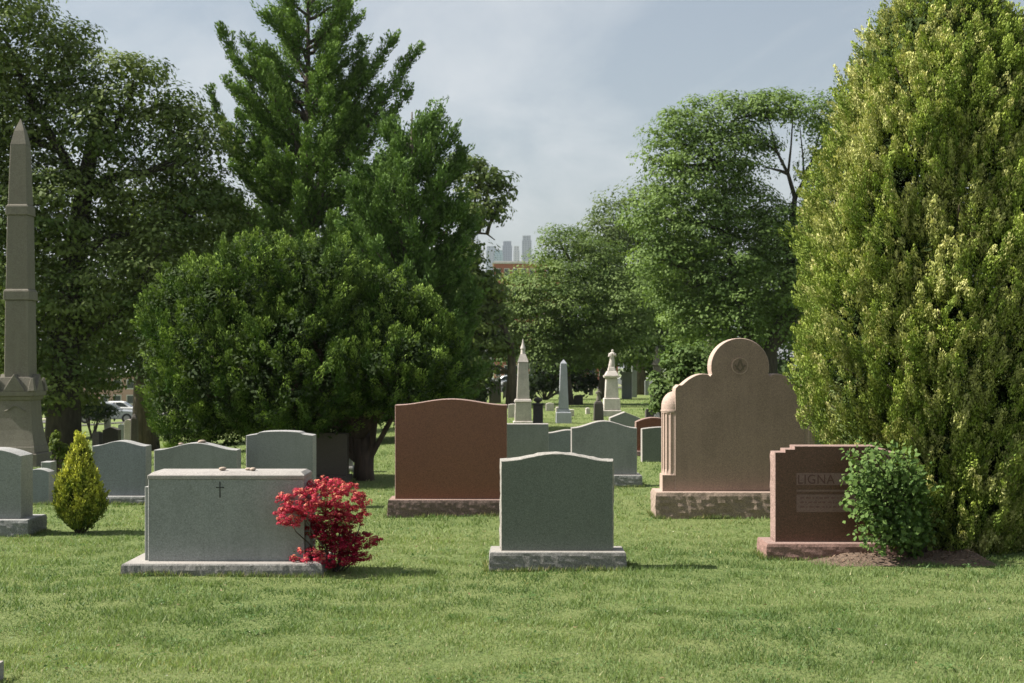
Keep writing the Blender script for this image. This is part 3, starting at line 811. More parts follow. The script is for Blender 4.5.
def build_azalea():
    d = 11.22; px = 336; x0 = wx(px, d); g = G(x0, d); s = d / F
    root = empty('red_azalea', (x0, d, g - .02), 'red leaved azalea growing in tiers at the right end of the grey slab', 'shrub')
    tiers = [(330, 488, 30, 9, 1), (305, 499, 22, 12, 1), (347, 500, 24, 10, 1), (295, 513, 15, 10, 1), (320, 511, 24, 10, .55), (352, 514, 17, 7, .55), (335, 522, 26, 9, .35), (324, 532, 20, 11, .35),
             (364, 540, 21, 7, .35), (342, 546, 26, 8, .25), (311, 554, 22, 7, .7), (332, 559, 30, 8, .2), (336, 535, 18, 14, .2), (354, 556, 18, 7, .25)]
    a = []; mb = MB()
    for (cx, cy, rx, rz, light) in tiers:
        L = [(wx(cx, d), d + random.uniform(-.05, .05) - .26 * float(np.clip((326 - cx) / 25, 0, 1)), wz(cy, d), rx * s, rx * s * .95, rz * s)]
        m = int(rx * rz * .52)
        P, N, _ = shell_points(L, m, .5, 1.)
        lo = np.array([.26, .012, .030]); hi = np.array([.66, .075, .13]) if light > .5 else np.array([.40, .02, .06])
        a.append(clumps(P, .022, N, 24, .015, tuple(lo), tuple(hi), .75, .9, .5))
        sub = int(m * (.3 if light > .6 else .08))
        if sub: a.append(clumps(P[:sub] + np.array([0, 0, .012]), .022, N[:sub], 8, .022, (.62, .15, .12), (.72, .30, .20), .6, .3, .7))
        if light in (.35, .7):
            a.append(clumps(P[-m // 9:], .03, N[-m // 9:], 8, .026, (.12, .18, .04), (.2, .26, .08), .7))
        c = Vector(L[0][:3])
        for q in range(1):
            e = Vector(P[random.randrange(len(P))])
            mb.tube(curve((x0 + random.uniform(-.03, .03), d + .05, g - .02), c.lerp(e, .6), -.02, 6, .015), [.009, .008, .007, .006, .004, .002], 5)
    loc = Vector(root.location); mb.v = [tuple(Vector(v) - loc) for v in mb.v]
    mb.build('stem', M['bark'], root, smooth=True)
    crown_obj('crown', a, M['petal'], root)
build_azalea()

def small_bush(label, px, d, lobes, n, k, leaf, c0, c1, r, name='bush'):
    s = d / F; x0 = wx(px, d); g = G(x0, d)
    root = empty(name, (x0, d, g - .03), label, 'shrub')
    L = [(wx(a, d), d + random.uniform(-.2, .2) * q * s, wz(b, d), p * s, p * s, q * s) for a, b, p, q in lobes]
    P, N, _ = shell_points(L, n, .45, .4)
    P[:, 2] = np.maximum(P[:, 2], gz(P[:, 0], P[:, 1]) + .05)
    crown_obj('crown', [clumps(P, r * (.6 + .8 * RNG.random(n)), N, k, leaf, c0, c1, .8)], M['leaf'], root)
    mb = MB()
    for l in L:
        for q in range(4):
            mb.tube(curve((x0, d, g - .05), (l[0] + random.uniform(-.4, .4) * l[3], l[1], l[2]), .05, 5, .05), [.035, .03, .024, .016, .008], 5)
    loc = Vector(root.location); mb.v = [tuple(Vector(v) - loc) for v in mb.v]
    mb.build('stem', M['bark'], root, smooth=True)
small_bush('loose light green bush left of the tan gravestone', 675, 27, [(690, 375, 26, 26), (668, 390, 18, 18), (705, 362, 22, 20), (678, 360, 18, 14), (660, 405, 10, 8), (700, 400, 30, 25)], 330, 30, .085, (.06, .11, .028), (.14, .20, .06), .16)
small_bush('little yellow green shrub beside the obelisk base', 58, 21, [(57, 445, 6, 14), (60, 455, 7, 10)], 40, 24, .05, (.06, .10, .02), (.14, .18, .03), .06)
small_bush('low dark hedge bush by the cars on the lower left road', 92, 60, [(85, 408, 16, 10), (100, 412, 12, 8)], 50, 26, .18, DARK0, DARK1, .3)
small_bush('dark evergreen bush behind the pale blue obelisk', 545, 75, [(545, 372, 22, 22), (565, 368, 18, 24), (535, 385, 14, 12), (580, 380, 16, 14)], 150, 28, .24, (.018, .032, .012), (.035, .055, .02), .45)
small_bush('mid green bush in the shade under the loose open tree', 478, 60, [(476, 385, 14, 14), (465, 395, 12, 12)], 70, 26, .18, DARK0, MID1, .3)

# ------------------------------------------------------------------ headstones
def serp(w, h, rise, n=24, edge=0.):
    top = []
    for i in range(n + 1):
        x = w / 2 - w * i / n
        top.append((x, h - rise * (1 - math.cos(PI * min(1, abs(x) / (w / 2) * 1.0))) / 2))
    return [(-w / 2, 0), (w / 2, 0)] + top
def oval(w, h, rise, n=20):
    top = []
    for i in range(n + 1):
        x = w / 2 - w * i / n
        top.append((x, h - rise * (x / (w / 2)) ** 2))
    return [(-w / 2, 0), (w / 2, 0)] + top
def gable(w, h, rise): return [(-w / 2, 0), (w / 2, 0), (w / 2, h - rise), (0, h), (-w / 2, h - rise)]

def upmask(p, n): return 1. if n[1] > -.5 else 0.
def allmask(p, n): return 1.

def rock_base(w, dp, h, rough=.02, mi=(1, 0, 0)):
    w -= rough * 1.6
    mb = MB()
    r = [(-w / 2, -dp / 2), (w / 2, -dp / 2), (w / 2, dp / 2), (-w / 2, dp / 2)]
    ext(mb, r, (h, -.08), 'Z', .028, rough, None, .006, mi, 11, .004)
    return mb

def headstone(label, l, r, top, side, bot, base, d, th, face, rgh, basem, style='serp', name='headstone', rough=0., group=None, rz=0., sink=0.):
    """l,r,top,side,bot: rows and columns of the tablet in the photo; base=(l,r,top,bottom) or None; d distance of tablet front"""
    s = d / F
    cx = (l + r) / 2; x0 = wx(cx, d); y0 = d + th / 2
    g = G(x0, y0)
    if base: hb = max(.04, (base[3] - base[2]) * s)
    else: hb = 0
    w = (r - l) * s
    ztop = wz(top, d); zb = (g + hb) if base else g - .05
    h = ztop - zb
    rise = (side - top) * s
    root = empty(name, (x0, y0, g), label, 'headstone', group, rz)
    if style == 'serp': o = serp(w, h, rise)
    elif style == 'oval': o = oval(w, h, rise)
    elif style == 'gable': o = gable(w, h, rise)
    elif style == 'flat': o = [(-w / 2, 0), (w / 2, 0), (w / 2, h), (-w / 2, h)]
    elif style == 'raised':
        c = w * .30
        o = [(-w / 2, 0), (w / 2, 0), (w / 2, h - rise * 1.0), (c + .03, h - rise * .55), (c, h - rise * .05)] + [(c * (1 - 2 * i / 10), h + .01 * (1 - (1 - 2 * i / 10) ** 2)) for i in range(1, 10)] + [(-c, h - rise * .05), (-c - .03, h - rise * .55), (-w / 2, h - rise * 1.0)]
    mb = MB(); ext(mb, o, (-th / 2, th / 2), 'Y', .03, rough, upmask if rough else None, .005, (0, 1, 0), 6 if rough else 2, .004 if rough else 0)
    mb.build('tablet', [M[face], M[rgh]], root, (0, 0, zb - g))
    bw = w + .1; bd = th + .14
    if base:
        bw = (base[1] - base[0]) * s; bd = th + .2
        bx = ((base[0] + base[1]) / 2 - cx) * s
        rock_base(bw, bd, hb, .012).build('base', [M[basem], M[rgh]], root, (bx, 0, 0))
    if d < 20: BLOCK.append((x0 - bw / 2 - .01, x0 + bw / 2 + .01, y0 - bd / 2 - .012, y0 + bd / 2 + .01))
    return root

headstone('grey green headstone with a rough wavy top, centre front', 501, 613, 453.5, 461, 547, (489, 626, 549.5, 568), 11.34, .20, 'green_face', 'green_rough', 'green_base', rough=.014)
headstone('large polished mahogany brown headstone with gently curved top', 395, 507, 399, 405, 499, (388, 514, 498, 515), 15.35, .28, 'brown_face', 'brown_rough', 'brown_base')
headstone('thick grey headstone cut off by the left edge of the lawn view', -42, 21, 449, 456, 521, (-52, 32, 519, 536), 13.6, .34, 'grey_face', 'grey_rough', 'grey_base', 'oval')
headstone('small low grey headstone between the left edge stone and the dwarf conifer', 26, 49, 469, 472, 500, None, 16.6, .2, 'blue_face', 'grey_rough', 'grey_base', 'oval')
headstone('narrow grey stone post behind the low grey headstone near the obelisk', 41, 51, 462, 463, 500, None, 18.2, .22, 'grey_face', 'grey_rough', 'grey_base', 'flat', name='stone_post')
headstone('blue grey curved headstone right of the dwarf conifer', 92, 146, 441, 446, 496, (91, 148, 495, 503), 16.7, .26, 'blue_face', 'grey_rough', 'grey_base')
headstone('wide low grey headstone with pebbles on it, behind the grey slab', 154, 237, 443, 450, 500, (148, 243, 500, 512), 15.7, .24, 'grey_face', 'grey_rough', 'grey_base')
headstone('grey headstone with a raised flat middle in its top, left of the yew trunk', 246, 313, 432, 435.5, 500, (240, 318, 498, 510), 16.2, .28, 'grey_face', 'grey_rough', 'grey_base', 'raised')
headstone('dark brown headstone in the shade of the yew', 309, 347, 433, 434, 474, (306, 350, 473, 480), 19.6, .24, 'umber', 'umber', 'umber', 'oval')
headstone('pale headstone showing as a sliver behind the dark brown one by the yew trunk', 325, 352, 435, 437, 468, (323, 354, 466, 472), 21.5, .24, 'grey_face', 'slab_top', 'grey_base', 'oval')
headstone('flat topped grey headstone right behind the mahogany one', 490, 548.5, 424, 424.4, 466, None, 22.5, .3, 'grey_face', 'slab_top', 'grey_base', 'flat')
headstone('blue grey headstone lower than its neighbours in the middle row', 547, 590, 430, 433, 460, None, 24.5, .3, 'blue_face', 'slab_top', 'grey_base', 'serp')
headstone('large grey headstone with curved top behind the centre front one', 571.5, 637, 421, 428, 473, (566, 642, 472, 484), 19.2, .26, 'grey_face', 'slab_top', 'grey_base')
headstone('small mahogany headstone with arched top left of the tan gravestone', 636, 672, 417.5, 422, 455, (634, 675, 452, 457), 25.5, .26, 'brown_face', 'brown_rough', 'brown_base', 'oval')
headstone('green grey headstone in front of the small mahogany one', 642, 690, 427, 429, 460, None, 23.8, .24, 'green_face', 'slab_top', 'grey_base', 'oval')
headstone('small grey headstone with low pointed top in the middle distance', 610, 640, 412, 418, 440, None, 29., .4, 'grey_face', 'slab_top', 'grey_base', 'gable')
headstone('grey green headstone between the tan gravestone and the cypress', 800, 834, 420, 422, 470, (796, 838, 470, 478), 18.6, .24, 'green_face', 'grey_rough', 'grey_base', 'oval')
FAR = 'dark old headstones on the far lawn'
for (l, r, t, sd, d, fc, st, lab) in [
    (102.5, 118, 427, 430, 36, 'dark', 'gable', 'dark gabled headstone behind the blue grey headstone on the left'),
    (124, 131, 419.5, 422, 44, 'pale', 'oval', 'small pale headstone beside a dark post on the left'),
    (489, 501, 381, 383, 70, 'dark', 'flat', 'dark block headstone under the loose open tree'),
    (477, 486, 387, 389, 68, 'dark', 'oval', 'dark rounded headstone left of the block headstone under trees'),
    (622, 632, 372, 374, 75, 'grey_face', 'flat', 'grey block headstone in tree shade right of the statue monument'),
    (632, 637, 366, 366.3, 80, 'grey_face', 'flat', 'thin grey upright stone in tree shade right of the statue monument'),
    (646, 656, 409, 409.5, 38, 'dark', 'flat', 'dark low box headstone beside the light green bush'),
    (655, 668, 412, 416, 33, 'pale', 'oval', 'small pale round topped headstone touching the tan gravestone'),
    (508, 517, 404, 405, 45, 'pale', 'oval', 'pale weathered headstone left of the white spired monument'),
    (546, 554, 403, 404, 52, 'pale', 'oval', 'pale little headstone between the urn pillar and blue obelisk'),
    (574, 583, 395, 396, 62, 'dark', 'oval', 'dark little headstone right of the blue obelisk')]:
    headstone(lab, l, r, t, sd, 0, None, d, .3, fc, fc, fc, st, group=FAR)
for (l, r, t, d, fc, st) in [(468, 474, 384, 84, 'dark', 'oval'), (481, 485, 379, 96, 'pale', 'oval'), (503, 507, 382, 90, 'dark', 'flat'), (496, 500, 377, 102, 'grey_face', 'oval'), (549, 553, 386, 82, 'dark', 'oval'), (556, 559, 381, 95, 'grey_face', 'flat'),
                             (589, 593, 384, 88, 'dark', 'oval'), (626, 630, 381, 92, 'pale', 'oval'), (636, 641, 377, 92, 'dark', 'gable'), (645, 649, 380, 88, 'grey_face', 'oval'), (586, 589, 378, 104, 'pale', 'flat'), (663, 667, 378, 90, 'dark', 'oval')]:
    headstone('tiny far-off headstone in the tree shade beyond the pale monuments', l, r, t, t + 1.2, 0, None, d, .3, fc, fc, fc, st, group='tiny far-off headstones under the trees')
for (l, r, t, d, fc, st, lab) in [(92, 99, 432, 33, 'dark', 'oval', 'dark little headstone left of the gabled one on the left'), (118, 123, 424, 52, 'grey_face', 'oval', 'grey little headstone right of the gabled one on the left'), (104, 109, 417, 62, 'pale', 'flat', 'pale little headstone above the gabled one on the left')]:
    headstone(lab, l, r, t, t + 1, 0, None, d, .3, fc, fc, fc, st, group=FAR)
for (l, r, t, d, lab) in [(556, 565, 407, 49, 'low whitish marker on the sunny far lawn near the blue obelisk'), (567, 574, 409.5, 46, 'low whitish marker right of the blue obelisk foot'), (586, 590, 408, 48, 'tiny whitish marker left of the small statue stone')]:
    headstone(lab, l, r, t, t + .4, 0, None, d, .4, 'pale', 'pale', 'pale', 'oval', name='grave_marker')
headstone('grey stone corner at the bottom left edge of the lawn', -40, -7, 667, 667.3, 683, None, 7.25, .16, 'slab_top', 'slab_top', 'slab_top', 'flat', name='grave_marker')

# ---- wide grey slab with cross
def build_slab():
    d = 11.0; s = d / F; x0 = wx(223.5, d); th = .42; y0 = d + th / 2 + .1
    g = G(x0, y0)
    s = (d + .1) / F; root = empty('headstone', (x0, y0, g), 'wide low grey slab with a small dark cross and pebbles on top', 'headstone')
    hb = .095; w = 156 * s; zt = wz(472, d + .1) - g
    rect = lambda a, b, c, e: [(a, c), (b, c), (b, e), (a, e)]
    mb = MB(); ext(mb, rect(-99.5 * s, 98 * s, -.36, .36), (hb, -.08), 'Z', .025, .012, None, .012, (1, 0, 0), 5, .005)
    mb.build('base', [M['green_base'], M['slab_top']], root)
    mb = MB(); ext(mb, rect(-w / 2, w / 2, 0, zt - hb - .055), (-th / 2, th / 2), 'Y', .05, 0, None, .004, (0, 1, 0), 2)
    mb.build('tablet', [M['slab_face'], M['grey_rough']], root, (0, 0, hb))
    mb = MB()   # cap with a sloped weathering
    a, b2 = w / 2 + .004, th / 2 + .006
    mb.frustum(2 * a, 2 * b2, 0, 2 * a, 2 * b2, .03); mb.frustum(2 * a - .004, 2 * b2 - .004, .0305, 2 * a - .07, 2 * b2 - .12, .055)
    mb.build('cap', [M['slab_top']], root, (0, 0, zt - .056), bevel=.003)
    for sx in (-1, 1):
        mb = MB(); ext(mb, rect(-.019, .019, 0, zt - hb - .12), (-th / 2 + .05, th / 2 - .05), 'Y', .05, 0, None, .004, (0, 1, 0), 2)
        mb.build('shoulder', [M['slab_face'], M['grey_rough']], root, (sx * (w / 2 + .020), 0, hb))
    mb = MB(); yf = -th / 2
    zc = zt - .055 - .10
    def arm(p, q, w0, w1):
        p = Vector(p); q = Vector(q); dr = (q - p).normalized(); nn = Vector((-dr.y, dr.x))
        pts = [p + nn * w0, p - nn * w0, q - nn * w1, q + nn * w1]
        vs = [(v.x, yf - .0035, v.y) for v in pts] + [(v.x, yf + .002, v.y) for v in pts]
        mb.add(vs, [(0, 1, 2, 3), (4, 7, 6, 5), (0, 4, 5, 1), (1, 5, 6, 2), (2, 6, 7, 3), (3, 7, 4, 0)])
    cxx = wx(220, d + .1) - x0
    zcm = zc + .035
    arm((cxx, zcm + .0045), (cxx, zcm + .044), .0032, .0045); arm((cxx, zcm - .0045), (cxx, zcm - .080), .0032, .0045)
    arm((cxx - .0045, zcm), (cxx - .032, zcm), .0032, .0045); arm((cxx + .0045, zcm), (cxx + .032, zcm), .0032, .0045)
    mb.box(cxx - .0044, cxx + .0044, yf - .0035, yf + .002, zcm - .0044, zcm + .0044)
    mb.build('cross', [M['ink']], root)
    BLOCK.append((x0 - 100 * s, x0 + 99 * s, y0 - .375, y0 + .37))
    return x0, y0, g + zt
sx_, sy_, sz_ = build_slab()

def pebble(x, y, z, r, label, group):
    mb = MB()
    prof = [(.02, -.5), (.6, -.4), (.95, -.05), (.8, .3), (.4, .47), (.02, .5)]
    mb.lathe([(p * r, q * r * .85) for p, q in prof], 10, sx=1.25, sy=.9)
    mb.v = [(a * (1 + random.uniform(-.08, .08)), b * (1 + random.uniform(-.08, .08)), c) for a, b, c in mb.v]
    o = mb.build('pebble', [M['pebble']], None, (x, y, z + r * .40), random.uniform(0, 3), smooth=True)
    props(o, label, 'pebble', group)
PB = 'visitors pebbles left on grave tops'
pebble(wx(224, sy_), sy_ - .05, sz_, .034, 'brownish pebble on the grey slab just right of the cross', PB)
pebble(wx(249, sy_), sy_ - .03, sz_, .026, 'smaller brownish pebble near the right end of the slab top', PB)
pebble(wx(254.5, sy_), sy_ - .07, sz_, .031, 'pale rounded pebble rightmost on the grey slab top', PB)
h9 = wz(443, 15.7)
pebble(wx(181, 15.8), 15.8, h9 - .03, .034, 'pebble left of the middle on the wide low headstone behind the slab', PB)
pebble(wx(202, 15.8), 15.8, h9 - .012, .05, 'largest pebble on the crest of the wide low headstone', PB)

# ---- tan gravestone with round head
def build_tan():
    d = 15.05; s = d / F; th = .27; x0 = wx(740, d + .12); y0 = d + th / 2 + .12
    s2 = (d + .12) / F
    g = G(x0, y0)
    root = empty('headstone', (x0, y0, g), 'tallest tan pink gravestone with a round head, scrolled shoulders and fluted ends', 'headstone')
    hb = (517 - 490.5) * s
    zz = lambda py: wz(py, d + .12) - g - hb
    X = lambda px: (px - 739) * s2
    left = []
    # right half then mirrored: from bottom right going up to the crown
    half = [(65, 491), (65, 391), (64.5, 388), (61.5, 384.8), (58.5, 385)]
    for i in range(9):      # scrolled shoulder: a convex hump
        t = i / 8
        half.append((57.0 - 25.5 * t, 384 - 10.5 * math.sin(t * PI * .62) ** .9 + .2 * t))
    half.append((30.2, 376.5))
    for i in range(13):
        a = math.radians(-14 + 104 * i / 12)
        half.append((29.3 * math.cos(a), 367 - 29 * math.sin(a)))
    pr = [(x * s2, zz(y)) for x, y in half]
    pr[0] = (pr[0][0], 0)
    pl = [(-x, z) for x, z in pr[::-1]][1:]
    mb = MB(); ext(mb, pr + pl, (-th / 2, th / 2), 'Y', .035, 0, None, .006, (0, 1, 0), 2)
    mb.build('tablet', [M['tan_face'], M['tan_side']], root, (0, 0, hb))
    # fluted half round ends with domed tops
    R = th / 2 - .004
    zf0, zf1, zd = zz(472), zz(413), zz(407.5)
    for sx in (-1, 1):
        mb = MB(); N = 91; vs = []; fs = []
        levels = [(0, 0, 0), (zf0 - .045, 0, 0), (zf0 - .01, 0, .5), (zf0 + .03, 0, 1), (zf1 - .012, 0, 1), (zf1, 0, 0), (zf1 + .012, .0, 0), (zf1 + .014, .006, 0), (zf1 + .03, .006, 0), (zf1 + .032, 0, 0), (zd, 0, 0)]
        for z, grow, fl in levels:
            for k in range(N):
                a = -PI / 2 + PI * k / (N - 1)
                ph = (k / (N - 1) * 9) % 1
                dpt = .013 * fl * max(0, math.sin(ph * PI)) ** .5 if .1 < ph < .9 else 0
                r = R + grow - dpt
                vs.append((sx * (r * math.cos(a)) * 1.0, r * math.sin(a), z))
        nd = 8
        for q in range(1, nd + 1):
            b = PI / 2 * q / nd
            for k in range(N):
                a = -PI / 2 + PI * k / (N - 1)
                vs.append((sx * R * math.cos(b) * math.cos(a), R * math.cos(b) * math.sin(a), zd + .17 * math.sin(b)))
        m = len(levels) + nd
        for j in range(m - 1):
            for k in range(N - 1):
                fs.append((j * N + k, j * N + k + 1, (j + 1) * N + k + 1, (j + 1) * N + k))
        mb.add(vs, fs)
        mb.build('fluted_end', [M['tan_side']], root, (sx * X(739 + 65.1), 0, hb))
        e0, e1 = sorted((sx * X(739 + 65.15), sx * (X(739 + 65.1) + R + .004)))
        mb = MB(); ext(mb, [(e0, 0), (e1, 0), (e1, zf0 - .03), (e0, zf0 - .03)], (-th / 2, th / 2), 'Y', .05, 0, None, .004, (0, 1, 0), 2)
        mb.build('corner_block', [M['tan_face'], M['tan_side']], root, (0, 0, hb))
    BLK = rock_base((826 - 652) * s, th + .24, hb, .022)
    BLK.build('base', [M['tan_base'], M['tan_side']], root)
    # round medallion with compasses and square
    mb = MB(); yf = -th / 2; cz = zz(366); r = 8.4 * s
    n = 40
    for (r0, r1, y) in ((r * .90, r, .006),):
        vs = []
        for k in range(n):
            a = 2 * PI * k / n
            for rr, yy in ((r0, yf + .001), (r0, yf - y), (r1, yf - y), (r1, yf + .001)): vs.append((rr * math.cos(a), yy, cz + rr * math.sin(a)))
        fs = []
        for k in range(n):
            k2 = (k + 1) % n
            for q in range(3): fs.append((k * 4 + q, k2 * 4 + q, k2 * 4 + q + 1, k * 4 + q + 1))
        mb.add(vs, fs)
    mb.build('medallion_ring', [M['tan_side']], root, (0, 0, hb))
    mb = MB()
    def bar(a, b, w, y):
        a = Vector(a) * r; b = Vector(b) * r; dr = (b - a).normalized(); nn = Vector((-dr.y, dr.x)) * w * r
        p = [a + nn, a - nn, b - nn * .7, b + nn * .7]
        vs = [(v.x, yf - y, cz + v.y) for v in p] + [(v.x, yf + .001, cz + v.y) for v in p]
        mb.add(vs, [(0, 1, 2, 3), (4, 7, 6, 5), (0, 4, 5, 1), (1, 5, 6, 2), (2, 6, 7, 3), (3, 7, 4, 0)])
    bar((-.02, .72), (-.42, -.42), .10, .007); bar((.02, .72), (.42, -.42), .10, .0075)
    bar((-.62, .12), (.02, -.64), .10, .005); bar((.62, .12), (-.02, -.64), .10, .0055)
    mb.build('emblem', [stone('darker tan relief', (.16, .125, .095), .25, .8)], root, (0, 0, hb))
    bw = (826 - 652) * s
    BLOCK.append((x0 - bw / 2, x0 + bw / 2, y0 - th / 2 - .14, y0 + th / 2 + .12))
build_tan()

# ---- stepped red headstone with lettering
def text_mesh(txt, size, depth):
    cu = bpy.data.curves.new('lettering', 'FONT'); cu.body = txt; cu.size = size; cu.extrude = depth; cu.space_character = 1.08
    o = bpy.data.objects.new('lettering', cu); COL.objects.link(o)
    bpy.context.view_layer.update()
    dg = bpy.context.evaluated_depsgraph_get()
    me = bpy.data.meshes.new_from_object(o.evaluated_get(dg))
    bpy.data.objects.remove(o); bpy.data.curves.remove(cu)
    return me

def build_red():
    d = 11.98; s = d / F; th = .22; cx = 835.5; x0 = wx(cx, d); y0 = d + th / 2
    g = G(x0, y0)
    root = empty('headstone', (x0, y0, g), 'red brown headstone with stepped top corners and lettering, half hidden by the leafy shrub', 'headstone')
    hb = (556 - 539.5) * s; H = wz(446, d) - g - hb
    w = (896 - 775) * s / 2
    st = [(w, 0), (w, H - .052), (w - .085, H - .052), (w - .085, H - .027), (w - .165, H - .027), (w - .165, H)]
    o = [(-a, b) for a, b in st[::-1]]
    poly = [(-w, 0)] + st[:0] + [(w, 0)] + st[1:] + o[:-1]
    mb = MB(); ext(mb, poly, (-th / 2, th / 2), 'Y', .025, .014, lambda p, n: 1. if abs(n[0]) > .9 and abs(abs(p[0]) - w) < .01 else 0., .004, (0, 1, 0), 6)
    mb.build('tablet', [M['red_face'], M['red_rough']], root, (0, 0, hb))
    rock_base((911 - 763) * s, th + .24, hb, .018).build('base', [M['red_base'], M['red_rough']], root, (1.5 * s, 0, 0))
    yf = -th / 2
    zrow = lambda py: wz(py, d) - g
    Xp = lambda px: (px - cx) * s
    mb = MB(); mb.box(Xp(796.5), Xp(880), yf - .0025, yf + .002, zrow(485), zrow(473)); mb.build('name_band', [M['red_panel']], root)
    mb = MB(); mb.box(Xp(796.5), Xp(880), yf - .0025, yf + .002, zrow(512), zrow(494.5)); mb.box(Xp(796.5), Xp(880), yf - .0025, yf + .002, zrow(491.6), zrow(489.8)); mb.build('inscription_panel', [M['red_panel']], root)
    me = text_mesh('LIGNA', .098, .0022)
    me.transform(Matrix.Rotation(PI / 2, 4, 'X'))
    xs = [v.co.x for v in me.vertices]; sc = (36.5 * s) / (max(xs) - min(xs))
    zs = [v.co.z for v in me.vertices]; sz = (9.2 * s) / (max(zs) - min(zs))
    x00 = min(xs)
    for v in me.vertices: v.co.x = (v.co.x - x00) * sc; v.co.z *= sz
    link('lettering', me, M['engrave'], root, (Xp(798), yf - .003, zrow(483.6)))
    wm = stone('worn engraving', (.155, .085, .072), .3, .9)
    for row in (497.5, 502, 506.5):
        mb = MB(); x = Xp(800)
        while x < Xp(874):
            ww = random.uniform(.010, .045)
            mb.box(x, x + ww, yf - .0042, yf - .002, zrow(row + 1.1), zrow(row - .5)); x += ww + random.uniform(.008, .02)
        mb.build('inscription_line', [wm], root)
    bw = (911 - 763) * s
    BLOCK.append((x0 - bw / 2, x0 + bw / 2, y0 - th / 2 - .13, y0 + th / 2 + .13))
build_red()

# ---- mulch heap under the cypress
def build_mulch():
    xs = np.linspace(wx(796, 12), wx(985, 12), 90); ys = np.linspace(11.45, 13.3, 44)
    X, Y = np.meshgrid(xs, ys)
    u = (X - xs[0]) / (xs[-1] - xs[0]); v = (Y - ys[0]) / (ys[-1] - ys[0])
    edge = np.minimum(np.minimum(u / .22, (1 - u) / .1), np.minimum(v / (.26 + .06 * np.sin(X * 6)), (1 - v) / .2))
    hgt = .07 * np.clip(edge, -.4, 1) + .02 * pnoise(X, Y, 5, 9.) * np.clip(edge, 0, 1) - .01
    Z = gz(X, Y) + hgt
    nx = len(xs); i = np.arange(nx - 1)[None, :] + np.arange(len(ys) - 1)[:, None] * nx
    idx = np.stack([i, i + 1, i + 1 + nx, i + nx], -1).reshape(-1)
    o = link('mulch', np_mesh(np.stack([X, Y, Z], -1).reshape(-1, 3), 4, idx, smooth=True), M['mulch'])
    props(o, kind='structure')
    n = 4200
    k = RNG.integers(0, X.size, n); k = k[(hgt.ravel()[k] > .02)]
    P = np.stack([X.ravel()[k], Y.ravel()[k], Z.ravel()[k]], 1) + RNG.normal(size=(len(k), 3)) * np.array([.02, .02, .004])
    m = RNG.random((len(k), 1))
    V, C = leaves(P, np.array([0, 0, 1.]) + RNG.normal(size=P.shape) * .5, .035 * (.5 + RNG.random(len(k))), np.array([.08, .05, .035]) * (1 - m) + np.array([.28, .20, .14]) * m, None, .3, .02)
    o = link('wood_chips', np_mesh(V, 4, np.arange(len(V)), C), M['chip'])
    props(o, 'brown wood chips strewn under the cypress and shrub', 'mulch', kind='stuff')
build_mulch()

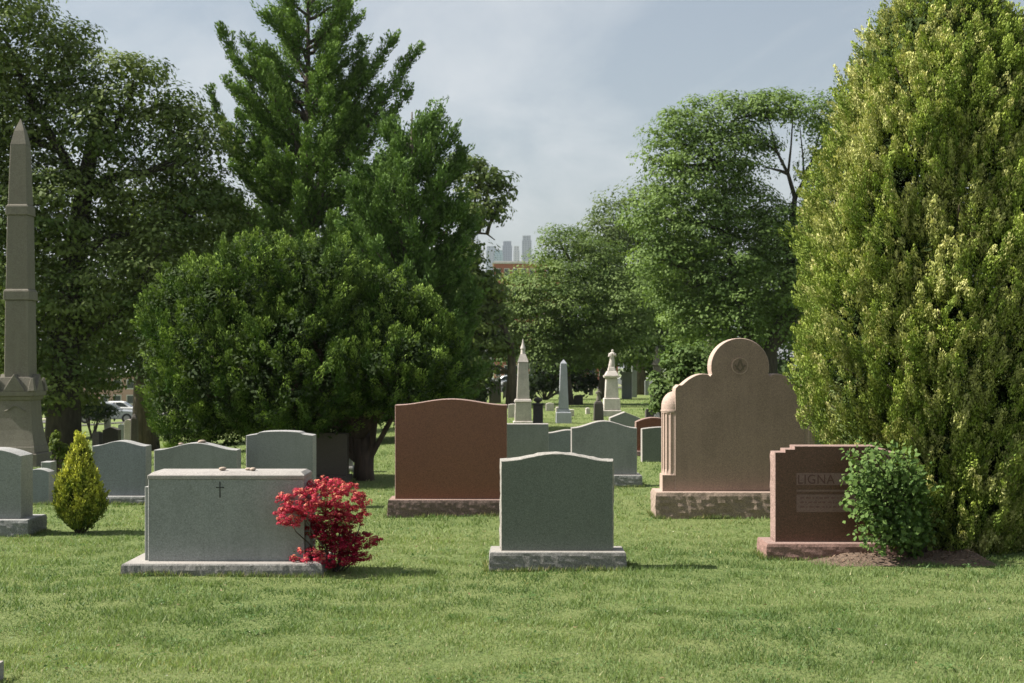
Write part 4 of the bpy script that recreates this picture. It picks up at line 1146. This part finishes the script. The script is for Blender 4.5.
# ------------------------------------------------------------------ tall obelisk on the left
def build_obelisk():
    d = 24.; s = d / F; w0 = 27 * s * .80
    x0 = wx(13.5, d); y0 = d + .35
    g = G(x0, y0)
    root = empty('obelisk', (x0, y0, g), 'tall banded sandstone obelisk with a gabled flaring pedestal at the left edge', 'monument')
    z = lambda py: wz(py, d + .2) - g
    W = lambda px: px * s * .80
    mb = MB()
    mb.frustum(W(70), W(70), -.1, W(70), W(70), z(466)); mb.frustum(W(60), W(60), z(466) + .001, W(60), W(60), z(453)); mb.frustum(W(55), W(55), z(453) + .001, W(52), W(52), z(446))
    mb.build('base', M['obelisk'], root, bevel=.01)
    mb = MB()      # flaring die
    lv = [(446, 51), (440, 48), (430, 44), (418, 40.5), (404, 39), (400, 38.5)]
    for (a, wa), (b, wb) in zip(lv, lv[1:]): mb.frustum(W(wa), W(wa), z(a) + .0005, W(wb), W(wb), z(b))
    mb.build('pedestal', M['obelisk'], root)
    # sunk panel edge: arched moulding on the front
    mb = MB(); yf = -W(40) / 2
    pts = [(-W(13), z(405)), (-W(9), z(404))] + [(-W(9) + W(18) * i / 8, z(404) + .07 * math.sin(PI * i / 8)) for i in range(1, 8)] + [(W(9), z(404)), (W(13), z(405))]
    mb.tube([(x, yf - .01, zz - .10) for x, zz in pts], [.010] * len(pts), 6)
    mb.build('arch_moulding', M['obelisk'], root)
    mb = MB()
    mb.frustum(W(42), W(42), z(400) + .0005, W(45), W(45), z(396)); mb.frustum(W(49), W(49), z(396) + .0005, W(50), W(50), z(391))
    mb.frustum(W(46), W(46), z(391) + .0005, W(38), W(38), z(377))
    for q in range(4):       # four little gables
        a = PI / 2 * q; c, sn = math.cos(a), math.sin(a)
        p = [(-W(14), -W(50) / 2, z(391)), (W(14), -W(50) / 2, z(391)), (0, -W(50) / 2, z(374)), (-W(14), -W(28) / 2, z(391)), (W(14), -W(28) / 2, z(391)), (0, -W(28) / 2, z(374))]
        p = [(x * c - y * sn, x * sn + y * c, zz + .001) for x, y, zz in p]
        mb.add(p, [(0, 1, 2), (5, 4, 3), (0, 3, 4, 1), (1, 4, 5, 2), (2, 5, 3, 0)])
        e = W(22); px_, py_ = (-e * c + e * sn, -e * sn - e * c)
        mb.frustum(W(9), W(9), z(391) + .001, W(3), W(3), z(378), px_, py_)
    mb.build('gabled_cap', M['obelisk'], root, bevel=.006)
    mb = MB(); mb.frustum(W(31), W(31), z(379), W(29), W(29), z(300)); mb.frustum(W(28), W(28), z(289), W(25.5), W(25.5), z(215)); mb.frustum(W(24), W(24), z(204), W(19.5), W(19.5), z(144))
    mb.build('shaft', M['obelisk'], root, bevel=.008)
    for a, b, ww in ((300, 289, 33), (215, 204, 28.5)):
        mb = MB(); mb.frustum(W(ww), W(ww), z(a) + .001, W(ww - .5), W(ww - .5), z(b + 2)); mb.frustum(W(ww - 1), W(ww - 1), z(b + 2) + .001, W(ww - 4), W(ww - 4), z(b))
        mb.build('band', M['obelisk'], root, bevel=.006)
    mb = MB(); mb.frustum(W(19.5), W(19.5), z(144) + .001, W(12.5), W(12.5), z(130)); mb.frustum(W(12.5), W(12.5), z(130) + .0005, W(.6), W(.6), z(117.5))
    mb.build('tip', M['obelisk'], root)
build_obelisk()

# ------------------------------------------------------------------ distant monuments
def monument(label, px, d, cat='monument', name='monument'):
    x0 = wx(px, d); g = G(x0, d)
    root = empty(name, (x0, d, g), label, cat)
    return root, (lambda py: wz(py, d) - g), (lambda w: w * d / F)

r, z, W = monument('whitish monument with a slim spire on a square block, left of the blue obelisk', 523, 40, name='spired_monument')
MB().frustum(W(20), W(20), -.1, W(20), W(20), z(421)).build('base', M['pale'], r, bevel=.02)
mb = MB(); mb.frustum(W(17), W(17), z(421) + .001, W(16), W(16), z(402)); mb.frustum(W(18), W(18), z(402) + .001, W(16), W(16), z(399)); mb.build('pedestal', M['pale'], r, bevel=.015)
mb = MB(); mb.frustum(W(13), W(13), z(399) + .001, W(10), W(10), z(362)); mb.frustum(W(12), W(12), z(386), W(11.5), W(11.5), z(383)); mb.build('shaft', M['pale'], r, bevel=.015)
mb = MB(); mb.frustum(W(11), W(11), z(362) + .001, W(5), W(5), z(354)); mb.lathe([(W(2.4), z(354)), (W(2), z(350)), (W(2.6), z(348.5)), (W(1.2), z(344)), (W(.3), z(339))], 10); mb.build('finial', M['pale'], r)

r, z, W = monument('slim pale blue grey obelisk on a square block in the middle distance', 563.5, 40, name='obelisk')
mb = MB(); mb.frustum(W(19), W(19), -.1, W(19), W(19), z(424)); mb.frustum(W(16), W(16), z(424) + .001, W(15), W(15), z(412)); mb.frustum(W(13), W(13), z(412) + .001, W(11.5), W(11.5), z(409)); mb.build('base', M['bluepale'], r, bevel=.015)
MB().frustum(W(10), W(10), z(409) + .001, W(6.5), W(6.5), z(363.5)).build('shaft', M['bluepale'], r, bevel=.012)
MB().frustum(W(6.5), W(6.5), z(363.5) + .001, W(.4), W(.4), z(359.5)).build('tip', M['bluepale'], r)

def figure(mb, z0, h, r, lean=.0):
    """a draped standing stone figure as one turned and displaced body with head, arm and raised forearm"""
    n = 14
    prof = [(0.95, 0), (1.0, .05), (.86, .25), (.72, .45), (.62, .58), (.78, .70), (.82, .78), (.55, .84), (.26, .865), (.25, .88), (.36, .905), (.40, .94), (.34, .98), (.1, 1.0)]
    vs = []; fs = []
    for q, (p, t) in enumerate(prof):
        for k in range(n):
            a = 2 * PI * k / n
            f = 1 + .10 * math.sin(5 * a + q) * (1 if t < .8 else 0)
            vs.append((p * r * f * math.cos(a) * (1.15 if .6 < t < .84 else 1) + lean * t, p * r * f * math.sin(a) * .8, z0 + h * t))
    for j in range(len(prof) - 1):
        for k in range(n):
            k2 = (k + 1) % n; fs.append((j * n + k, j * n + k2, (j + 1) * n + k2, (j + 1) * n + k))
    fs.append(tuple(range(n))[::-1]); fs.append(tuple((len(prof) - 1) * n + k for k in range(n)))
    mb.add(vs, fs)
    for sx in (-1, 1):
        sh = Vector((sx * r * .85 + lean * .78, -.0, z0 + h * .77)); el = Vector((sx * r * 1.15 + lean * .6, -r * .4, z0 + h * .60)); ha = Vector((sx * r * .3 + lean * .65, -r * .95, z0 + h * (.66 if sx < 0 else .80)))
        mb.tube([sh, el, ha], [r * .28, r * .22, r * .15], 7)

r, z, W = monument('pale statue of a draped figure on a tall square pedestal', 611.5, 46, name='statue_monument')
mb = MB(); mb.frustum(W(19), W(19), -.15, W(19), W(19), z(410)); mb.frustum(W(17), W(17), z(410) + .001, W(16), W(16), z(398)); mb.build('base', M['pale'], r, bevel=.02)
mb = MB(); mb.frustum(W(13.5), W(13.5), z(398) + .001, W(11.5), W(11.5), z(378)); mb.build('pedestal', M['pale'], r, bevel=.015)
mb = MB(); mb.frustum(W(15), W(15), z(378) + .001, W(16.5), W(16.5), z(375.5)); mb.frustum(W(14), W(14), z(375.5) + .001, W(9), W(9), z(371)); mb.frustum(W(8), W(8), z(371) + .001, W(6), W(6), z(367)); mb.build('cornice', M['pale'], r, bevel=.012)
mb = MB(); figure(mb, z(367), z(349.5) - z(367), W(3.2), W(1.2)); mb.build('figure', M['pale'], r, smooth=True)

r, z, W = monument('small dark stone with a little weathered figure on top, left of the tall statue', 598.5, 42, name='statue_monument')
mb = MB(); mb.frustum(W(13), W(12), -.1, W(13), W(12), z(420)); mb.frustum(W(10), W(9), z(420) + .001, W(9), W(8), z(403)); mb.frustum(W(8), W(8), z(403) + .001, W(6), W(6), z(401)); mb.build('pedestal', M['dark'], r, bevel=.015)
mb = MB(); figure(mb, z(401), z(389) - z(401), W(2.4)); mb.build('figure', M['obelisk'], r, smooth=True)

r, z, W = monument('dark pillar topped by a draped urn beside the white spired monument', 538, 37, name='urn_pillar')
mb = MB(); mb.frustum(W(13), W(13), -.1, W(13), W(13), z(424)); mb.frustum(W(10), W(10), z(424) + .001, W(9.6), W(9.6), z(405)); mb.frustum(W(11.5), W(11.5), z(405) + .001, W(11), W(11), z(403.4)); mb.build('pillar', M['dark'], r, bevel=.012)
MB().lathe([(W(2), z(403.4)), (W(1.6), z(402.6)), (W(4), z(401)), (W(4.6), z(399.5)), (W(3.4), z(398)), (W(1.2), z(397.4)), (W(.4), z(396.6))], 14).build('urn', M['dark'], r, smooth=True)

r, z, W = monument('dark shaded monument with a pointed roof at the wood edge right of the statue', 657, 60, name='roofed_monument')
mb = MB(); mb.frustum(W(13), W(13), -.3, W(12), W(12), z(383)); mb.frustum(W(7.5), W(7.5), z(383) + .001, W(7), W(7), z(365)); mb.build('pillar', M['obelisk'], r, bevel=.02)
mb = MB(); mb.frustum(W(10), W(10), z(365) + .001, W(9), W(9), z(363)); mb.frustum(W(8.5), W(8.5), z(363) + .001, W(3), W(3), z(355)); mb.lathe([(W(1.2), z(355)), (W(1), z(352.5)), (W(2), z(350.5)), (W(1.6), z(348.5)), (W(.3), z(346.5))], 10); mb.build('roof', M['obelisk'], r)

r, z, W = monument('whitish column monument rising behind the head of the tan gravestone', 711, 52, name='column_monument')
mb = MB(); mb.frustum(W(16), W(16), -.3, W(14), W(14), z(385)); mb.build('base', M['pale'], r, bevel=.02)
mb = MB(); mb.frustum(W(9), W(9), z(385) + .001, W(8), W(8), z(357)); mb.frustum(W(10), W(10), z(357) + .001, W(9.5), W(9.5), z(355)); mb.frustum(W(7), W(7), z(355) + .001, W(6), W(6), z(336)); mb.build('shaft', M['pale'], r, bevel=.015)
mb = MB(); mb.frustum(W(8.5), W(8.5), z(336) + .001, W(8), W(8), z(334)); mb.lathe([(W(3), z(334)), (W(2), z(332.5)), (W(3.2), z(330)), (W(2), z(328)), (W(.4), z(326.5))], 12); mb.build('urn', M['pale'], r)

r, z, W = monument('dark slender post monument beside the pale left trunk', 134.5, 40, name='stone_post')
mb = MB(); mb.frustum(W(7), W(7), -.1, W(6), W(6), z(418)); mb.frustum(W(6), W(6), z(418) + .001, W(2), W(2), z(414)); mb.build('shaft', M['dark'], r, bevel=.015)
r, z, W = monument('thin pale cross topped post peeking above the dwarf conifer', 69.5, 34, name='stone_post')
mb = MB(); mb.frustum(W(5), W(5), -.1, W(4), W(4), z(436)); mb.frustum(W(2.6), W(2.6), z(436) + .001, W(2), W(2), z(428)); mb.box(-W(2.5), W(2.5), -W(.8), W(.8), z(433), z(431.4)); mb.build('shaft', M['slab_top'], r)

# ------------------------------------------------------------------ roads, cars, buildings far away
def strip(name, x0, x1, y0, y1, mat, lift):
    nx, ny = 60, 8
    xs = np.linspace(x0, x1, nx); ys = np.linspace(y0, y1, ny); X, Y = np.meshgrid(xs, ys); Z = gz(X, Y) + lift
    i = np.arange(nx - 1)[None, :] + np.arange(ny - 1)[:, None] * nx
    o = link(name, np_mesh(np.stack([X, Y, Z], -1).reshape(-1, 3), 4, np.stack([i, i + 1, i + 1 + nx, i + nx], -1).reshape(-1)), mat)
    props(o, kind='structure')
strip('road', -160, 160, 128, 140, M['asphalt'], .06)
strip('pavement', -160, 160, 140.02, 144, M['paving'], .18)
strip('path', -60, -24, 96, 102, M['asphalt'], .05)

def make_car(paint):
    L, Wd = 4.4, 1.78
    root = bpy.data.objects.new('parked_car', None); COL.objects.link(root)
    body = [(-2.2, .35), (-1.75, .28), (1.75, .28), (2.2, .36), (2.22, .62), (2.05, .80), (1.15, .90), (-1.75, .94), (-2.15, .88), (-2.22, .60)]
    mb = MB(); ext(mb, body, (-Wd / 2, Wd / 2), 'Y', .3, 0, None, .06, (0, 0, 0), 2); mb.build('body', M[paint], root, smooth=False)
    cab = [(-1.72, .93), (1.15, .89), (.45, 1.38), (.1, 1.45), (-.95, 1.44), (-1.4, 1.30)]
    mb = MB(); ext(mb, cab, (-Wd / 2 + .14, Wd / 2 - .14), 'Y', .3, 0, None, .08, (0, 0, 0), 2); mb.build('cabin', M[paint], root)
    for sy in (-1, 1):
        mb = MB(); y = sy * (Wd / 2 - .135)
        for q in ([(-1.45, .97), (-.32, .96), (-.32, 1.36), (-.9, 1.37), (-1.25, 1.27)], [(-.24, .96), (.85, .94), (.38, 1.30), (.1, 1.36), (-.24, 1.36)]):
            vs = [(a, y, b) for a, b in q] + [(a, y - sy * .03, b) for a, b in q]; n = len(q)
            mb.add(vs, [tuple(range(n)), tuple(range(n, 2 * n))[::-1]] + [(k, (k + 1) % n, n + (k + 1) % n, n + k) for k in range(n)])
        mb.build('side_window', M['glass'], root)
    mb = MB(); mb.add([(1.12, -.68, .93), (1.12, .68, .93), (.50, .60, 1.37), (.50, -.60, 1.37), (1.06, -.68, .90), (1.06, .68, .90), (.44, .60, 1.34), (.44, -.60, 1.34)],
                      [(0, 1, 2, 3), (7, 6, 5, 4), (0, 4, 5, 1), (1, 5, 6, 2), (2, 6, 7, 3), (3, 7, 4, 0)]); mb.build('windscreen', M['glass'], root)
    for x in (-1.35, 1.4):
        for sy in (-1, 1):
            mb = MB(); mb.lathe([(.2, -.1), (.33, -.1), (.34, -.06), (.34, .06), (.33, .1), (.2, .1)], 20)
            mb.v = [(a, c, b) for a, b, c in mb.v]
            wh = mb.build('wheel', M['rubber'], root, (x, sy * (Wd / 2 - .08), .34))
            mb = MB(); mb.lathe([(.02, -.11), (.2, -.105), (.21, .105), (.02, .11)], 16); mb.v = [(a, c, b) for a, b, c in mb.v]; mb.build('rim', M['chrome'], wh)
    for sy in (-1, 1):
        mb = MB(); mb.box(2.10, 2.225, sy * .62 - .17, sy * .62 + .17, .62, .76); mb.build('headlight', M['lens'], root, bevel=.02)
    return root

def copy_tree(o, parent=None):
    c = o.copy(); COL.objects.link(c)
    if parent: c.parent = parent
    for ch in list(o.children): copy_tree(ch, c)
    return c
CG = 'cars parked along the cemetery roads'
protos = {p: make_car(p) for p in ('white_paint', 'silver_paint', 'grey_paint', 'blue_paint')}
used = set()
for px, d, paint, rz, lab in [
    (120, 133, 'white_paint', .1, 'white car parked on the lower road between the left trees'),
    (106, 99, 'silver_paint', .25, 'silver car parked on the path below the dark left trees'),
    (93, 136, 'blue_paint', 0, 'navy car half hidden by leaves on the lower left road'),
    (487, 131, 'white_paint', 0, 'white car seen left of the white spired monument'),
    (508, 133, 'silver_paint', PI, 'silver car half behind the trunk left of the white spired monument'),
    (528, 131, 'grey_paint', 0, 'grey car behind the white spired monument'),
    (470, 134, 'grey_paint', PI, 'grey car under the dark trees right of the yew'),
    (640, 131, 'white_paint', 0, 'white car glimpsed between trunks right of the statue')]:
    o = protos[paint] if paint not in used else copy_tree(protos[paint])
    used.add(paint)
    x = wx(px, d); o.location = (x, d, G(x, d) + .07); o.rotation_euler = (0, 0, rz); o.name = 'parked_car'
    props(o, lab, 'car', CG)

def building(label, px0, px1, d, top_py, floors, bays, wallm, roofm, depth=14., name='apartment_building', cat='building', sill=True, winw=.5):
    x0, x1 = wx(px0, d), wx(px1, d); cx = (x0 + x1) / 2; w = x1 - x0; g = G(cx, d) - .3
    root = empty(name, (cx, d, g), label, cat)
    H = wz(top_py, d) - g
    MB().box(-w / 2, w / 2, 0, depth, 0, H - .42).build('wall', M[wallm], root)
    mb = MB(); mb.box(-w / 2 - .25, w / 2 + .25, -.25, depth + .25, H - .419, H - .2); mb.box(-w / 2, w / 2, 0, depth, H - .199, H); mb.build('roof', M[roofm], root)
    fh = (H - 1.2) / floors; bw = w / bays
    for i in range(floors):
        for j in range(bays):
            xx = -w / 2 + bw * (j + .5); zz = .6 + fh * i + fh * .28
            ww = bw * winw / 2; hh = fh * .5
            mb = MB()
            for a, b, c, e in ((xx - ww - .08, xx - ww, zz, zz + hh), (xx + ww, xx + ww + .08, zz, zz + hh), (xx - ww - .08, xx + ww + .08, zz + hh, zz + hh + .12), (xx - ww - .12, xx + ww + .12, zz - .14, zz)):
                mb.box(a, b, -.08, -.002, c, e)
            wn = mb.build('window', M['conc'], root)
            MB().box(xx - ww + .004, xx + ww - .004, -.04, -.003, zz + .004, zz + hh - .004).build('pane', M['glass'], wn)
    return root
building('red brick apartment block with pale parapet seen under the skyline', 494, 562, 215, 261, 6, 8, 'brick', 'conc')
building('low red brick house behind the far trees left of the statue', 556, 618, 175, 335, 2, 6, 'brick', 'conc', name='brick_house')
building('pinkish brick row house beyond the lower left road', 72, 150, 165, 372, 2, 6, 'brick_pink', 'conc', name='brick_house')
building('pale plastered house beyond the road left of the red brick block', 455, 491, 165, 322, 3, 5, 'conc', 'brick', name='plastered_house')

# street name sign
x = wx(675, 100); r = empty('street_sign', (x, 100, G(x, 100)), 'street sign pole with a green name plate above the light green bush', 'street sign')
z = lambda py: wz(py, 100) - G(x, 100)
MB().tube([(0, 0, -.2), (0, 0, z(339))], [.07, .06], 8).build('pole', M['galv'], r)
MB().box(.08, .62, -.015, .015, z(357.5), z(355)).build('name_plate', M['sign_green'], r)
MB().box(-.5, -.02, -.09, -.07, z(362), z(360.5)).build('lower_plate', M['sign_white'], r)

# skyline, kilometres away
SKY = 'towers of the distant skyline'
for i, (l, rr, t, d, wall, win, lab, crown) in enumerate([
    (475, 479.5, 234, 3300, (.22, .26, .31), (.07, .10, .15), 'slimmest pointed skyline tower at the left, behind leaves', 1),
    (486, 497, 246, 3000, (.30, .35, .40), (.15, .20, .26), 'broad low pale skyline tower left of the blue glass tower', 0),
    (494, 503, 250, 2700, (.24, .36, .40), (.10, .20, .25), 'teal glass skyline tower with a lower roof', 0),
    (502.5, 512, 241, 3200, (.13, .18, .24), (.05, .08, .13), 'dark blue skyline tower with flat roof', 0),
    (513.5, 519.5, 246, 3000, (.5, .5, .5), (.2, .22, .26), 'whitish narrow skyline tower', 0),
    (522, 531.5, 235.5, 2900, (.24, .27, .31), (.10, .13, .17), 'tallest straight grey skyline tower at the right', 0)]):
    x0, x1 = wx(l, d), wx(rr, d); w = x1 - x0; g = G((x0 + x1) / 2, d)
    root = empty('skyscraper', ((x0 + x1) / 2, d, g), lab, 'skyscraper', SKY)
    H = wz(t, d) - g
    tm = towermat('tower facade %d' % i, wall, win, 5.5, 4.)
    if crown:
        MB().box(-w / 2, w / 2, 0, w, -2, H * .82).build('shaft', tm, root)
        mb = MB(); mb.frustum(w * .8, w * .8, H * .82 + .05, w * .6, w * .6, H * .93, 0, w / 2); mb.frustum(w * .5, w * .5, H * .93 + .05, w * .08, w * .08, H, 0, w / 2); mb.build('spire', tm, root)
    else:
        MB().box(-w / 2, w / 2, 0, w, -2, H * .965).build('shaft', tm, root)
        MB().box(-w * .42, w * .42, w * .1, w * .9, H * .965 + .05, H).build('roof_plant', tm, root)

build_grass()

# ------------------------------------------------------------------ haze
def build_haze():
    m = bpy.data.materials.new('thin haze'); m.use_nodes = True
    t = NT(m); out = t.n('ShaderNodeOutputMaterial')
    v = t.n('ShaderNodeVolumePrincipled'); v.inputs['Density'].default_value = .00009
    v.inputs['Color'].default_value = (.86, .91, 1., 1); v.inputs['Anisotropy'].default_value = .25
    t.l(v.outputs[0], out.inputs['Volume'])
    o = MB().box(-2600, 2600, -45, 4200, -22, 330).build('haze', m)
    props(o, kind='stuff'); o['label'] = 'thin pale haze in the air over cemetery and skyline'; o['category'] = 'haze'
build_haze()

# ------------------------------------------------------------------ sky, sun, camera
el, az = math.radians(SUN_EL), math.radians(SUN_AZ)
S = Vector((-math.cos(az) * math.cos(el), math.sin(az) * math.cos(el), math.sin(el)))
w = bpy.data.worlds.new('World'); SC.world = w; w.use_nodes = True
t = NT(w)
out = t.n('ShaderNodeOutputWorld'); bg = t.n('ShaderNodeBackground'); bg.inputs[1].default_value = .054
sky = t.n('ShaderNodeTexSky', sky_type='NISHITA', sun_disc=False); sky.sun_elevation = el; sky.sun_rotation = math.atan2(S.x, S.y)
sky.air_density = 1.0; sky.dust_density = 3.0; sky.ozone_density = 1.2; sky.altitude = 30
tc = t.n('ShaderNodeTexCoord').outputs['Generated']
sp = t.n('ShaderNodeSeparateXYZ'); t.l(tc, sp.inputs[0])
# wispy high cloud in a plane overhead: direction divided by its height
zc = t.n('ShaderNodeMath', operation='MAXIMUM'); t.l(sp.outputs[2], zc.inputs[0]); zc.inputs[1].default_value = .03
za = t.n('ShaderNodeMath', operation='ADD'); t.l(zc.outputs[0], za.inputs[0]); za.inputs[1].default_value = .12
cb = t.n('ShaderNodeVectorMath', operation='SCALE'); t.l(tc, cb.inputs[0])
iv = t.n('ShaderNodeMath', operation='DIVIDE'); iv.inputs[0].default_value = 1.; t.l(za.outputs[0], iv.inputs[1]); t.l(iv.outputs[0], cb.inputs['Scale'])
mp = t.n('ShaderNodeMapping', i_Rotation=(0, 0, .5), i_Scale=(1.5, .75, 0.), i_Location=(2.3, .7, 0)); t.l(cb.outputs[0], mp.inputs[0])
n1 = t.n('ShaderNodeTexNoise', i_Scale=1.25, i_Detail=8., i_Roughness=.58, i_Distortion=.5); t.l(mp.outputs[0], n1.inputs['Vector'])
f = ramp(t, n1.outputs[0], [(.40, (.20,) * 3), (.76, (.55,) * 3)])
c = mixcol(t, f, mixcol(t, 1., sky.outputs[0], (.96, 1.02, .98), 'MULTIPLY'), (9.0, 9.0, 8.9))
t.l(c, bg.inputs[0]); t.l(bg.outputs[0], out.inputs[0])

sun = bpy.data.lights.new('sun', 'SUN'); sun.energy = 5.0; sun.angle = math.radians(.53); sun.color = (1., .94, .85)
so = bpy.data.objects.new('sun', sun); COL.objects.link(so); so.rotation_euler = S.to_track_quat('Z', 'Y').to_euler(); so.location = (-30, 10, 40)

cam = bpy.data.cameras.new('camera'); co = bpy.data.objects.new('camera', cam); COL.objects.link(co)
cam.lens = 50; cam.sensor_width = 36; cam.clip_end = 9000; cam.clip_start = .1
co.location = (0, 0, EYE); co.rotation_euler = (PI / 2, 0, 0)
cam.shift_y = (HZ - 341.5) / 1024
cam.dof.use_dof = True; cam.dof.focus_distance = 12.; cam.dof.aperture_fstop = 5.
SC.camera = co

SC.render.engine = 'CYCLES'
SC.cycles.use_denoising = True
SC.cycles.max_bounces = 6; SC.cycles.diffuse_bounces = 2; SC.cycles.transmission_bounces = 3; SC.cycles.volume_bounces = 0
SC.cycles.sample_clamp_indirect = 6
SC.view_settings.view_transform = 'Standard'; SC.view_settings.look = 'None'
SC.view_settings.exposure = 1.04; SC.view_settings.gamma = 1.; SC.view_settings.use_curve_mapping = False
